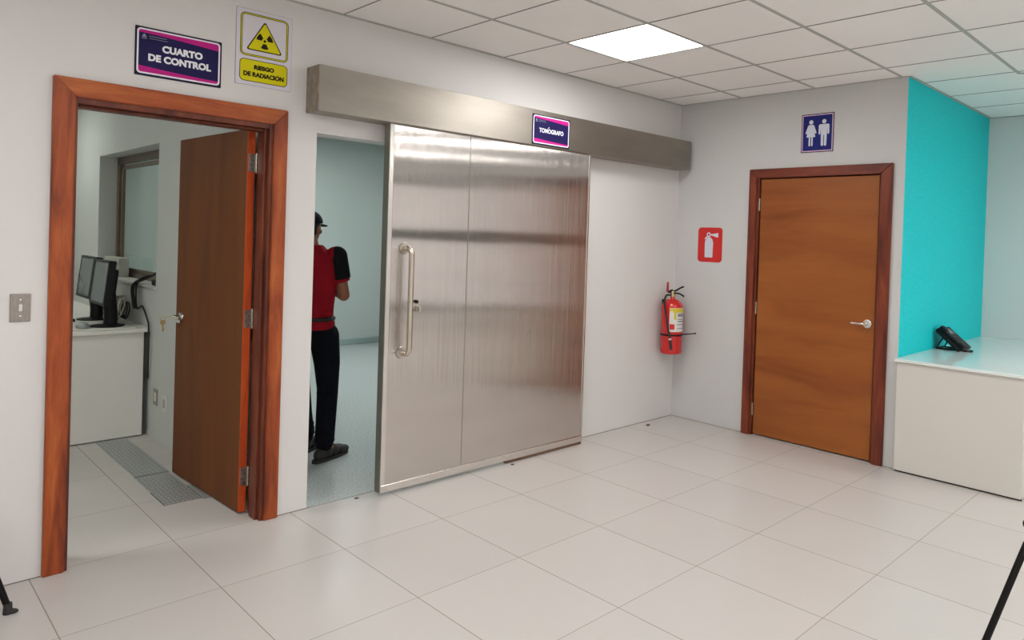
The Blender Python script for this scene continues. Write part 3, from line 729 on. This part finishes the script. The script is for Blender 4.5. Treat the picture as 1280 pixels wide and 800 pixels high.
bm = bmesh.new(); cyl(bm, fr(.109,-.013,.142), fr(.109,-.011,.128), .0115, seg=12); obj('nozzle_ring', bm, m_offwhite, hose, True)
def cyl_patch(nm, a0, a1, z0, z1, rr, m_, par, n=14, th=.0012):
    bm = bmesh.new(); rows = []
    for k in range(n+1):
        a = math.radians(a0+(a1-a0)*k/n)
        rows.append([bm.verts.new((ex.x+q*math.cos(a), ex.y+q*math.sin(a), ex.z+z)) for q, z in ((rr, z0), (rr, z1), (rr+th, z1), (rr+th, z0))])
    for A, B in zip(rows, rows[1:]):
        for q in range(4): bm.faces.new((A[q], A[(q+1)%4], B[(q+1)%4], B[q]))
    bm.faces.new(rows[0]); bm.faces.new(rows[-1][::-1]); return obj(nm, bm, m_, par, False)
# direction towards the viewer is about 217 degrees; image right is about 313
lab = cyl_patch('label', 204, 298, .195, .400, r, m_offwhite, t)
cyl_patch('label_heading', 205, 297, .360, .397, r+.0012, mat('label_yellow', (.66,.52,.02), .4), lab, th=.0006)
cyl_patch('label_heading', 228, 240, .30, .362, r+.0012, mat('label_yellow_side', (.62,.50,.03), .4), lab, 4, th=.0005)
cyl_patch('label_stripe', 206, 232, .215, .262, r+.0018, m_redsign, lab, 4, th=.0006)
for q, (a, b_, c_, d_) in enumerate(((208,222,.285,.375), (248,290,.325,.352), (246,285,.300,.308), (248,292,.280,.290), (244,290,.255,.262), (244,294,.222,.228))):
    cyl_patch('label_print', a, b_, c_, d_, r+.0019, m_grey if q else m_offwhite, lab, 4, th=.0005)
bm = bmesh.new()
n = 30; zc = .165
for k in range(n):
    a0, a1 = 2*PI*k/n, 2*PI*(k+1)/n
    vsx = []
    for a in (a0, a1):
        for rr, z in ((r+.0005, zc-.007), (r+.004, zc-.007), (r+.004, zc+.007), (r+.0005, zc+.007)):
            vsx.append(bm.verts.new((ex.x+rr*math.cos(a), ex.y+rr*math.sin(a), ex.z+z)))
    for q in range(4): bm.faces.new((vsx[q], vsx[(q+1)%4], vsx[4+(q+1)%4], vsx[4+q]))
bmesh.ops.remove_doubles(bm, verts=bm.verts, dist=1e-5)
br = obj('retaining_band', bm, m_blackmetal, t, True)
bm = bmesh.new(); e0 = fr(.02, .092, zc+.004); cyl(bm, e0, e0+Vector((.105,-.062,.008)), .005, seg=8); ball(bm, e0+Vector((.105,-.062,.008)), .008, 10)
obj('band_latch', bm, m_blackmetal, br, True)
obj('wall_bracket', boxm(ex.x+.0, ex.x+.04, ex.y+r-.012, -.001, ex.z+.30, ex.z+.46, .003), m_blackmetal, t)

# ================================================================== COUNTER AND TELEPHONE
t = thing('reception_counter', 'long white reception counter with a glossy pale glass top', 'counter', (1.0, -2.9, 0))
yc0, yc1 = YA-.004, -2.785
obj('front_panel', boxm(-.052, -.030, yc0-.012, yc1, .012, .772, .002), m_white, t)
obj('end_panel', boxm(-.030, XE-.01, yc1, yc1+.02, .012, .772), m_white, t)
obj('side_panel', boxm(-.030, XE-.01, yc0-.022, yc0-.004, .012, .772), m_white, t)
obj('plinth', boxm(-.036, -.02, yc0-.012, yc1, 0, .012), m_black, t)
obj('counter_top', boxm(-.072, XE-.003, yc0, yc1-.02, .772, .792, .003), m_glasswhite, t)
ph = Vector((.80, -2.105, .792))
t = thing('desk_telephone', 'black desk telephone propped up on the white counter by the turquoise wall', 'telephone', ph)
PM = Matrix.Translation(ph) @ Matrix.Rotation(math.atan2(-.97, -.10), 4, 'Z')     # local +x = where the keypad faces
tl = PM @ Matrix.Translation((-.045, 0, .006)) @ Matrix.Rotation(math.radians(-52), 4, 'Y') # tilted body: local x' up the slope? 
def tilt(p):   # body coords: u along slope (0 front-low .. .2 back-high), v across, w normal
    a = math.radians(39); u, v, w_ = p
    return PM @ Vector((.085 - u*math.cos(a) + w_*math.sin(a), v, .012 + u*math.sin(a) + w_*math.cos(a)))
def tbox(bm, u0, u1, v0, v1, w0, w1, bev=.004):
    vv = box(bm, u0, u1, v0, v1, w0, w1, bev)
    for v in vv: v.co = tilt(v.co)
bm = bmesh.new(); tbox(bm, 0, .225, -.105, .105, -.018, .016); pb = obj('phone_body', bm, m_black, t, True)
bm = bmesh.new(); tbox(bm, .15, .205, -.005, .075, .014, .017, .001); obj('display', bm, m_screen, pb)
bm = bmesh.new()
for i in range(4):
    for j in range(3): tbox(bm, .03+i*.026, .046+i*.026, .0+j*.026, .018+j*.026, .0135, .018, .001)
obj('keypad', bm, mat('dark_grey_keys', (.05,.05,.05), .5), pb)
bm = bmesh.new(); tbox(bm, .0, .215, -.092, -.045, .018, .036, .008); tbox(bm, .165, .222, -.095, -.042, .010, .046, .008); tbox(bm, -.008, .045, -.095, -.042, .010, .046, .008)
obj('handset', bm, m_black, t, True)
bm = bmesh.new()
for s in (-.07, .07): tube(bm, [PM @ Vector((-.040, s, .105)), PM @ Vector((-.075, s, .05)), PM @ Vector((-.095, s, .006)), PM @ Vector((-.04, s, .006)), PM @ Vector((.06, s, .010))], .007, 8, False)
tube(bm, [PM @ Vector((-.10, -.07, .007)), PM @ Vector((-.10, .07, .007))], .007, 8, False)
obj('stand', bm, m_black, t, True)
bm = bmesh.new(); tube(bm, [PM @ Vector((.085,-.07,.012)), PM @ Vector((.12,-.05,.008)), PM @ Vector((.14,0,.007)), PM @ Vector((.115,.03,.007))], .007, 8); obj('cord', bm, m_black, t, True)

# ================================================================== CONTROL ROOM FURNISHINGS
t = thing('desk', 'white control room desk with a plain front panel', 'desk', (-4.5, 2.7, 0))
obj('desk_top', boxm(-5.4, -3.562, 2.105, 4.6, .765, .792, .004), m_desk, t)
obj('desk_panel', boxm(-5.35, -3.600, 2.132, 2.152, .008, .765, .002), m_desk, t)
obj('desk_leg', boxm(-5.35, -5.32, 2.152, 4.55, .0, .765), m_desk, t)
def monitor(lab, y0, y1, xf, z0, z1, lean, hump):
    yc = (y0+y1)/2
    t = thing('computer_monitor', lab, 'monitor', (xf+.06, yc, .792), group=None)
    MM = Matrix.Translation((xf, yc, z1)) @ Matrix.Rotation(lean, 4, 'Y')
    w_ = (y1-y0)/2; h_ = (z1-z0)
    bm = boxm(0, .045, -w_, w_, -h_, 0, .005, MM); b_ = obj('monitor_casing', bm, m_black, t)
    bm = boxm(-.002, .004, -w_+(.022 if hump > .045 else .075), w_-.055, -h_+.022, -.018, .001, MM); obj('screen', bm, m_screen, b_)
    bm = boxm(.040, .040+hump, -w_*.55, w_*.55, -h_*.85, -h_*.18, .012, MM); obj('rear_housing', bm, m_black, b_)
    bm = bmesh.new(); c0 = MM @ Vector((.06, 0, -h_*.6)); tube(bm, [c0, (c0.x+.02, yc, .90), (c0.x+.02, yc, .80)], .045, 12); obj('stand_column', bm, m_black, t, True)
    bm = bmesh.new(); lathe(bm, [(.02,0),(.11,0),(.11,.008),(.03,.018)], (c0.x, yc, .7925), 24); obj('stand_base', bm, m_black, t, True)
    return t
monitor('black computer monitor with a grey screen, nearer of the two on the desk', 2.17, 2.60, -3.815, .955, 1.283, math.radians(6), .05)
monitor('black computer monitor with a grey screen, farther of the two on the desk', 2.63, 3.12, -3.800, .965, 1.292, math.radians(6), .04)
# recessed window to the scanner room
t = thing('window_1', 'recessed observation window with a bronze frame in the control room', 'window', (-3.4, 2.9, NZ0), kind='structure')
bm = bmesh.new(); xa, xb = -3.425, -3.375; fw = .06
for a, b_, c_, d_ in ((NY0, NY1, NZ0, NZ0+.04), (NY0, NY1, NZ1-fw, NZ1), (NY1-fw, NY1, NZ0, NZ1), (NY0, NY0+fw, NZ0, NZ1)): box(bm, xa, xb, a, b_, c_, d_, .004)
fo = obj('window_frame', bm, m_frameal, t)
bm = bmesh.new(); xa, xb = -3.41, -3.385
for a, b_, c_, d_ in ((NY0+fw+.02, NY1-fw-.02, NZ0+.045, NZ0+.075), (NY0+fw+.02, NY1-fw-.02, NZ1-fw-.05, NZ1-fw-.015), (NY1-fw-.07, NY1-fw-.02, NZ0+.045, NZ1-fw-.015), (NY0+fw+.02, NY0+fw+.06, NZ0+.045, NZ1-fw-.015)): box(bm, xa, xb, a, b_, c_, d_, .003)
obj('inner_sash', bm, mat('window_sash_brown', (.16,.12,.085), .45, metal=.3), fo)
obj('window_pane', boxm(-3.399, -3.393, NY0+fw, NY1-fw, NZ0+.04, NZ1-fw), m_glass, t)
obj('window_sill', boxm(-3.572, -3.43, NY0+.001, NY1-.001, NZ0-.012, NZ0+.006, .002), m_offwhite, t)
# ribbed box on the sill behind the monitors
bx = thing('ribbed_box', 'pale ribbed plastic box standing on the window sill behind the monitors', 'box', (-3.47, 3.45, NZ0+.006))
obj('box_body', boxm(-3.52, -3.45, 3.20, 3.70, NZ0+.006, 1.262, .004), m_blind, bx)
bm = bmesh.new()
for k in range(6): box(bm, -3.525, -3.518, 3.205, 3.695, NZ0+.02+k*.024, NZ0+.034+k*.024, .001); box(bm, -3.515, -3.455, 3.195, 3.202, NZ0+.02+k*.024, NZ0+.034+k*.024, .001)
obj('ribs', bm, m_blind, bx)
# black adapter on the sill with cables
ad = thing('power_adapter', 'black cable bundle and adapter lying at the near end of the window sill', 'adapter', (-3.50, 2.12, NZ0+.006))
obj('adapter_body', boxm(-3.545, -3.47, 2.04, 2.20, NZ0+.006, NZ0+.050, .01), m_black, ad)
bm = bmesh.new()
for k in range(4): tube(bm, [(-3.50+.01*k, 2.05, NZ0+.04), (-3.50+.01*k, 2.12+.02*k, NZ0+.12-.01*k), (-3.53, 2.30+.03*k, NZ0+.06), (-3.57, 2.42+.02*k, NZ0+.02)], .007, 8)
obj('cable', bm, m_black, ad, True)
bm = bmesh.new()
tube(bm, [(-3.58,2.44,NZ0+.02), (-3.60,2.46,NZ0-.03), (-3.595,2.44,NZ0-.14), (-3.59,2.42,NZ0-.18)], .013, 8)
tube(bm, [(-3.58,2.40,NZ0+.02), (-3.585,2.43,NZ0-.04), (-3.583,2.40,NZ0-.18), (-3.578,2.28,.94), (-3.575,2.16,.85), (-3.580,2.10,.80), (-3.580,2.092,.60), (-3.574,2.11,.42)], .006, 8)
tag(obj('power_cable', bm, m_rubber), 'black cable hanging from the window sill down behind the desk end', 'cable')
bm = bmesh.new()
for k in range(7):
    c0 = Vector((-3.675-.003*k, 2.52+.05*k, .905)); rr = .085-.004*k; ph0 = .25*k
    tube(bm, [c0 + Vector((.03*math.sin(a+ph0), rr*math.cos(a)*1.4, rr*1.15*math.sin(a))) for a in [2*PI*q/14 for q in range(15)]], .0065, 6, False)
tag(obj('cable_coil', bm, m_cablew), 'beige coiled cables on the desk behind the monitors', 'cable')
bm = bmesh.new()
for k in range(3):
    c0 = Vector((-3.590-.001*k, 2.66+.06*k, .875)); rr = .060
    tube(bm, [c0 + Vector((.008*math.sin(a), rr*math.cos(a)*1.3, rr*1.1*math.sin(a))) for a in [2*PI*q/14 for q in range(15)]], .006, 6, False)
tag(obj('cable_coil', bm, m_rubber), 'black looped cables between the beige coil and the control room wall', 'cable')
bm = bmesh.new(); box(bm, -4.15, -3.99, 2.25, 2.60, .793, .799, .001); kbd = tag(obj('notepad', bm, m_offwhite), 'white papers lying flat on the desk in front of the monitors', 'paper')
ms = thing('computer_mouse', 'light grey rounded computer mouse on the desk under the nearer monitor', 'mouse', (-3.92, 2.35, .804))
bm = bmesh.new(); ball(bm, (-3.93, 2.36, .806), 1, 16, (.04,.085,.030)); 
for v in bm.verts: v.co.z = max(v.co.z, .7935)
obj('mouse_body', bm, m_plateg, ms, True)
bm = bmesh.new(); tube(bm, [(-3.93,2.29,.80), (-3.93,2.23,.797), (-3.86,2.19,.797), (-3.80,2.17,.797)], .004, 6); obj('mouse_cable', bm, m_offwhite, ms, True)
bm = bmesh.new(); tube(bm, [(-3.985,2.20,.797),(-3.90,2.125,.797),(-3.80,2.125,.798),(-3.72,2.12,.798),(-3.66,2.125,.798)], .0045, 6); tube(bm, [(-4.12,2.20,.797),(-4.06,2.17,.797),(-4.02,2.19,.797),(-3.985,2.20,.797)], .0045, 6)
tag(obj('desk_cable', bm, m_offwhite), 'white cables trailing across the front edge of the desk', 'cable')
bm = bmesh.new(); box(bm, -3.98, -3.90, 2.75, 3.02, .793, .815, .006); tag(obj('keyboard', bm, m_black), 'dark keyboard under the farther monitor', 'keyboard')
# floor plates
pl = thing('floor_plate', 'grey checker floor plate nearer the open door', 'floor plate', (-3.79, .84, 0), 'checker plates over the floor duct')
obj('plate_sheet', boxm(-3.888, -3.705, .535, 1.135, .0005, .004), m_checker, pl)
obj('gap_edge', boxm(-3.892, -3.888, .535, .80, .0003, .0012), m_black, pl)
pl = thing('floor_plate', 'grey checker floor plate next to the white desk', 'floor plate', (-3.79, 1.63, 0), 'checker plates over the floor duct')
obj('plate_sheet', boxm(-3.884, -3.700, 1.150, 2.128, .0005, .004), m_checker, pl)
obj('gap_edge', boxm(-3.888, -3.70, 1.136, 1.150, .0003, .0012), m_black, pl)
pl = thing('floor_plate', 'narrow grey metal strip on the floor beside the open door', 'floor plate', (-3.68, .65, 0))
obj('plate_sheet', boxm(-3.700, -3.662, .515, .80, .0005, .003), m_checker, pl)
obj('gap_edge', boxm(-3.705, -3.700, .535, .80, .0003, .0012), m_black, pl)

# ================================================================== SCANNER ROOM OBJECT
t = thing('patient_table', 'rounded grey-green end of equipment just showing past the steel door', 'equipment', (.62, 4.6, 0))
bm = bmesh.new(); box(bm, .02, 1.5, 4.40, 4.85, .46, .60, .06); obj('table_top', bm, m_ct, t, True)
bm = bmesh.new(); box(bm, .55, 1.2, 4.45, 4.8, 0, .46, .04); obj('pedestal', bm, m_ct, t, True)

# ================================================================== BITS OF LITTER ON THE FLOOR
def crumb(loc, s, lab):
    bm = bmesh.new(); bmesh.ops.create_icosphere(bm, subdivisions=2, radius=1)
    for v in bm.verts: v.co = Vector((v.co.x*s*1.3, v.co.y*s, max(v.co.z, -.3)*s*.6)) * (1+random.uniform(-.2, .2)) + Vector((loc[0], loc[1], s*.2))
    tag(obj('pebble', bm, mat('grey_debris', (.10,.09,.075), .8)), lab, 'pebble')
crumb((-.447, -.10, 0), .017, 'small dark grey pebble on the floor tiles near the wall corner')
crumb((-3.06, -.045, 0), .010, 'tiny dark crumb on the floor at the scanner room threshold')
crumb((-1.98, -.16, 0), .010, 'tiny dark crumb on the floor under the middle of the steel door')

# ================================================================== BLACK TRIPOD (right) AND CHAIR FOOT (left)
t = thing('tripod_stand', 'black tripod stand cut off by the right edge of the photo', 'tripod', (-2.575, -3.39, 0))
hub = Vector((-2.603, -3.362, .665))
bm = bmesh.new(); cyl(bm, hub+Vector((0,0,-.04)), hub+Vector((0,0,.10)), .020, seg=18); obj('hub', bm, m_blackmetal, t, True)
bm = bmesh.new(); cyl(bm, hub+Vector((0,0,-.30)), hub+Vector((.0,0,.75)), .013, seg=16); obj('pole', bm, m_blackmetal, t, True)
kd = Vector((-.684, .729, 0))
bm = bmesh.new(); cyl(bm, hub+Vector((0,0,.055)), hub+kd*.022+Vector((0,0,.055)), .006, seg=10); ball(bm, hub+kd*.028+Vector((0,0,.055)), 1, 12, (.009,.009,.013)); obj('knob', bm, m_black, t, True)
for q in range(3):
    a = math.atan2(kd.y, kd.x) + q*2*PI/3
    d = Vector((math.cos(a), math.sin(a), 0))
    top_ = hub + d*.022 + Vector((0,0,-.005)) ; ft = Vector((hub.x, hub.y, 0)) + d*.262
    bm = bmesh.new(); cyl(bm, top_, ft+Vector((0,0,.02)), .0105, .0105, 14); lg = obj('leg', bm, m_blackmetal, t, True)
    bm = bmesh.new(); ball(bm, ft+Vector((0,0,.014)), .0145, 12); obj('rubber_foot', bm, m_rubber, lg, True)
t = thing('visitor_chair', 'black chair leg with a flared foot at the left edge of the photo', 'chair', (-5.0, -.40, 0))
cx0, cy0 = -5.02, -.42
piv = Vector((-4.70, -.29, 0)); CR = Matrix.Translation(piv+Vector((.034, 0, 0))) @ Matrix.Rotation(math.radians(-27), 4, 'Z') @ Matrix.Translation(-piv)
def cobj(nm, bm, m_, par): bmesh.ops.transform(bm, matrix=CR, verts=bm.verts); return obj(nm, bm, m_, par, True)
bm = bmesh.new(); box(bm, cx0-.22, cx0+.20, cy0-.20, cy0+.16, .44, .50, .02); cobj('seat', bm, m_black, t)
bm = bmesh.new(); box(bm, cx0-.22, cx0-.19, cy0-.19, cy0+.15, .56, .90, .015); cobj('backrest', bm, m_black, t)
for s_ in (-1, 1):
    bm = bmesh.new(); cyl(bm, (cx0-.18, cy0-.02+s_*.13, .44), (cx0-.205, cy0-.02+s_*.13, .60), .010, seg=10); cobj('back_frame', bm, m_blackmetal, t)
for sx in (-1, 1):
    for sy in (-1, 1):
        bm = bmesh.new(); tp = Vector((cx0+sx*.18, cy0+sy*.12, .445)); ft = Vector((cx0+sx*.318, cy0+sy*.13, .028))
        cyl(bm, tp, ft, .017, .0115, 14); lg = cobj('leg', bm, m_blackmetal, t)
        bm = bmesh.new(); cyl(bm, ft+Vector((0,0,-.026)), ft+Vector((0,0,.016)), .016, .014, 14); ball(bm, ft+Vector((sx*.012,0,-.018)), 1, 12, (.024,.013,.010)); cobj('foot_cap', bm, m_rubber, lg)

# ================================================================== PERSON
PR = Vector((-2.957, .835, 0)); PT = Matrix.Translation(PR) @ Matrix.Rotation(-math.atan2(.60, .80), 4, 'Z')
person = thing('person', 'person in a red shirt with black shoulder panels, black trousers and dark cap walking away', 'person', PR)
def chain(bm, pts):     # pts: (vec, radius) tapered capsules
    for (a, ra), (b_, rb) in zip(pts, pts[1:]):
        cyl(bm, a, b_, ra, rb, 16, True)
    for a, ra in pts: ball(bm, a, ra, 14)
def loft(bm, secs, seg=28):  # (cx, cy, z, rx, ry)
    rings = [[bm.verts.new((cx1+rx*math.copysign(abs(math.cos(2*PI*k/seg))**.9, math.cos(2*PI*k/seg)), cy1+ry*math.copysign(abs(math.sin(2*PI*k/seg))**.9, math.sin(2*PI*k/seg)), z)) for k in range(seg)] for cx1, cy1, z, rx, ry in secs]
    for A, B in zip(rings, rings[1:]):
        for k in range(seg): bm.faces.new((A[k], A[(k+1)%seg], B[(k+1)%seg], B[k]))
    bm.faces.new(rings[0][::-1]); bm.faces.new(rings[-1])
def organic(name, bm, m_, parent, voxel=.006, smooth=6):
    bmesh.ops.transform(bm, matrix=PT, verts=bm.verts)
    bmesh.ops.recalc_face_normals(bm, faces=bm.faces)
    me = bpy.data.meshes.new(name); bm.to_mesh(me); bm.free()
    o = bpy.data.objects.new(name, me); C.objects.link(o)
    md = o.modifiers.new('r', 'REMESH'); md.mode = 'VOXEL'; md.voxel_size = voxel; md.use_smooth_shade = True
    if smooth:
        s = o.modifiers.new('s', 'SMOOTH'); s.factor = .5; s.iterations = smooth
    dg = bpy.context.evaluated_depsgraph_get(); dg.update()
    me2 = bpy.data.meshes.new_from_object(o.evaluated_get(dg)); me2.name = name
    me2.materials.clear(); me2.materials.append(m_)
    for p in me2.polygons: p.use_smooth = True
    o.modifiers.clear(); o.data = me2; bpy.data.meshes.remove(me)
    o.parent = parent
    if parent.type == 'EMPTY': o.matrix_parent_inverse = Matrix.Translation(-Vector(parent.location))
    return o
V = Vector
HR = Matrix.Rotation(math.radians(-18), 3, 'Z')        # head turned to the right
hc = V((-.035, .025, 1.565))
def hp_(x, y, z): return hc + HR @ V((x, y, z))
shR, elR, wrR = V((.150,0,1.385)), V((.205,.035,1.115)), V((.095,.245,1.150))
shL, elL, wrL = V((-.160,0,1.385)), V((-.215,.05,1.115)), V((-.065,.265,1.125))
legs = {1: (V((.092,0,.86)), V((.118,.035,.47)), V((.118,-.025,.085)), V((.50,.866,0))), -1: (V((-.092,0,.86)), V((-.085,.13,.47)), V((-.050,.165,.085)), V((.25,.97,0)))}
bm = bmesh.new()
# torso, neck, head
loft(bm, [(0,0,.84,.150,.105),(0,0,.93,.155,.110),(0,.0,1.04,.135,.100),(0,0,1.20,.155,.108),(0,0,1.33,.145,.105),(0,0,1.40,.115,.080),(0,0,1.44,.060,.060)])
chain(bm, [(V((0,0,1.40)), .058), (V((-.03,.012,1.50)), .053)])
ball(bm, hc+V((0,0,.015)), 1, 24, (.076,.096,.100), HR)
ball(bm, hp_(0,.025,-.045), 1, 20, (.058,.068,.062))           # jaw
ball(bm, hp_(0,.080,-.080), 1, 12, (.026,.018,.018))           # chin
ball(bm, hp_(0,.100,-.012), 1, 12, (.013,.020,.026)); ball(bm, hp_(0,.106,-.026), 1, 10, (.017,.014,.011))   # nose
ball(bm, hp_(0,.088,-.052), 1, 10, (.026,.012,.008))           # lips
for s in (-1, 1):
    ball(bm, hp_(s*.034,.078,.018), 1, 10, (.018,.012,.010)); ball(bm, hp_(s*.042,.066,-.02), 1, 10, (.022,.018,.02))
    ball(bm, hp_(s*.078,-.005,-.008), 1, 12, (.010,.020,.032))  # ears
chain(bm, [(shR, .052), ((shR+elR)/2, .045), (elR, .040), (elR.lerp(wrR,.35), .040), (wrR, .027)])
chain(bm, [(shL, .052), ((shL+elL)/2, .045), (elL, .040), (elL.lerp(wrL,.35), .040), (wrL, .027)])
def hand(bm, wr, d, side):
    d = d.normalized(); up = V((0,0,1)); acr = d.cross(up).normalized(); nrm = up
    pm = wr + d*.05
    ball(bm, pm, 1, 14, (.040,.018,.040), Matrix((d, acr, nrm)).transposed()); ball(bm, wr+d*.02, .026, 12)
    for k, (off, L) in enumerate(((.027,.064), (.010,.072), (-.008,.066), (-.026,.052))):
        p0 = pm + d*.030 + nrm*off; p1 = p0 + d*L*.45; p2 = p1 + d*L*.22 + acr*side*L*.28; p3 = p2 + acr*side*L*.30 - d*L*.05
        chain(bm, [(p0,.0095),(p1,.009),(p2,.0082),(p3,.0075)])
    t0 = wr + d*.025 + nrm*.022; t1 = t0 + d*.025 + nrm*.022 + acr*side*.01; t2 = t1 + d*.026 + acr*side*.016; chain(bm, [(t0,.012),(t1,.0105),(t2,.009)])
hand(bm, wrR, V((-.75,.55,.12)), -1); hand(bm, wrL, V((.72,.45,.12)), 1)
for s, (hip, kn, an, fd) in legs.items():
    chain(bm, [(hip,.082), (hip.lerp(kn,.5),.070), (kn,.052), (kn.lerp(an,.3),.054), (an,.036)])
    chain(bm, [(an,.036), (an+fd*.14+V((0,0,-.05)), .028)])
body = organic('body', bm, m_skin, person, .0055, 4)
# clothing
bm = bmesh.new()
loft(bm, [(0,0,.872,.160,.120),(0,0,.93,.158,.120),(0,.0,.965,.146,.112),(0,0,1.06,.150,.115),(0,0,1.20,.166,.120),(0,0,1.32,.160,.118),(0,0,1.385,.140,.098),(0,.0,1.425,.095,.072),(0,.004,1.455,.068,.064)])
for sh, el in ((shR, elR), (shL, elL)):
    c_ = sh.lerp(el, .66); chain(bm, [(sh,.064), (sh.lerp(el,.35),.060)]); cyl(bm, sh.lerp(el,.35), c_, .060, .062, 20)
for k in range(5): ball(bm, (.12-.05*k, -.085, 1.0+.06*k), 1, 10, (.05,.03,.02))
shirt = organic('shirt', bm, m_shirt, body, .007, 5)
for nm, sh, el in (('sleeve_panel', shR, elR), ('sleeve_panel', shL, elL)):
    bm = bmesh.new(); ox = V((math.copysign(.012, sh.x),0,0)); chain(bm, [(sh+ox,.066), (sh.lerp(el,.30)+ox*.6,.067)]); cyl(bm, sh.lerp(el,.28)+ox*.6, sh.lerp(el,.58)+ox*.3, .067, .066, 20)
    organic(nm, bm, m_shirtb, shirt, .007, 3)
bm = bmesh.new(); loft(bm, [(0,0,.945,.150,.118),(0,0,.95,.162,.126),(0,0,.968,.160,.125),(0,0,.973,.150,.115)]); belt = organic('waist_strap', bm, m_belt, body, .006, 1)
bm = bmesh.new(); box(bm, -.10, -.02, -.150, -.105, .885, .955, .012); organic('pouch', bm, m_belt, belt, .006, 1)
bm = bmesh.new()
loft(bm, [(0,0,.76,.150,.115),(0,0,.84,.168,.128),(0,0,.90,.158,.118),(0,0,.94,.146,.108)])
for s, (hip, kn, an, fd) in legs.items():
    chain(bm, [(hip+V((0,0,-.02)),.098), (hip.lerp(kn,.5)+V((s*.006,0,0)),.086), (kn,.070), (kn.lerp(an,.5),.066), (an+V((0,0,.055)),.064)])
    chain(bm, [(an+V((.0,.012,.06)),.060), (an+V((0,.0,.030)),.058)])
    for q in range(3): ball(bm, an+V((0,0,.05+.035*q)), 1, 14, (.070-.003*q, .072-.003*q, .013))
    for q in range(2): ball(bm, kn+V((0,-.01,.03-.05*q)), 1, 14, (.072,.074,.014))
organic('trousers', bm, m_trous, body, .008, 4)
for s, (hip, kn, an, fd) in legs.items():
    bm = bmesh.new(); hl = V((an.x, an.y, .045)) - fd*.035; sd = V((fd.y, -fd.x, 0))
    for k, (u_, rw, rh, zc) in enumerate(((0,.040,.045,.048),(.05,.042,.052,.055),(.11,.046,.046,.050),(.17,.050,.036,.042),(.215,.044,.028,.034))):
        ball(bm, V((hl.x,hl.y,zc))+fd*u_, 1, 16, (rw, .052, rh), Matrix((sd, fd, V((0,0,1)))).transposed())
    for v in bm.verts: v.co.z = max(v.co.z, .018)
    sh_ = organic('shoe', bm, m_shoe, body, .006, 3)
    bm = bmesh.new(); p = []
    for k in range(28):
        a = 2*PI*k/28; c_ = V((hl.x, hl.y, 0))+fd*.098; ww = .050 if math.cos(a) > 0 else .044
        q = c_ + fd*.165*math.cos(a) + sd*ww*math.copysign(abs(math.sin(a))**.7, math.sin(a)); p.append((q.x, q.y))
    prism(bm, p, .001, .022, PT); 
    for v in bm.verts: pass
    so = obj('sole', bm, m_rubber, sh_)
# hair and cap
bm = bmesh.new(); ball(bm, hp_(0,-.016,.018), 1, 24, (.081,.090,.096), HR)
for v in list(bm.verts):
    l = HR.transposed() @ (v.co - hc)
    if l.y > .03 and l.z < .06: v.co = hc + HR @ V((l.x*.9, .02, l.z))
    if l.z < -.045: v.co.z = hc.z-.045
organic('hair', bm, m_hair, body, .006, 2)
bm = bmesh.new(); ball(bm, hp_(0,0,.040), 1, 24, (.088,.106,.085), HR)
for v in bm.verts: 
    if v.co.z < hc.z+.035: v.co.z = hc.z+.035
capo = organic('cap', bm, m_cap, body, .005, 2)
bm = bmesh.new()
pts = [(-.065,.07),(-.070,.11),(-.055,.155),(-.025,.178),(.025,.178),(.055,.155),(.070,.11),(.065,.07)]
prism(bm, pts, .032, .040, Matrix.Translation(hc) @ HR.to_4x4() @ Matrix.Rotation(math.radians(-6), 4, 'X'))
bmesh.ops.subdivide_edges(bm, edges=bm.edges, cuts=1)
organic('cap_bill', bm, m_cap, capo, .004, 1)
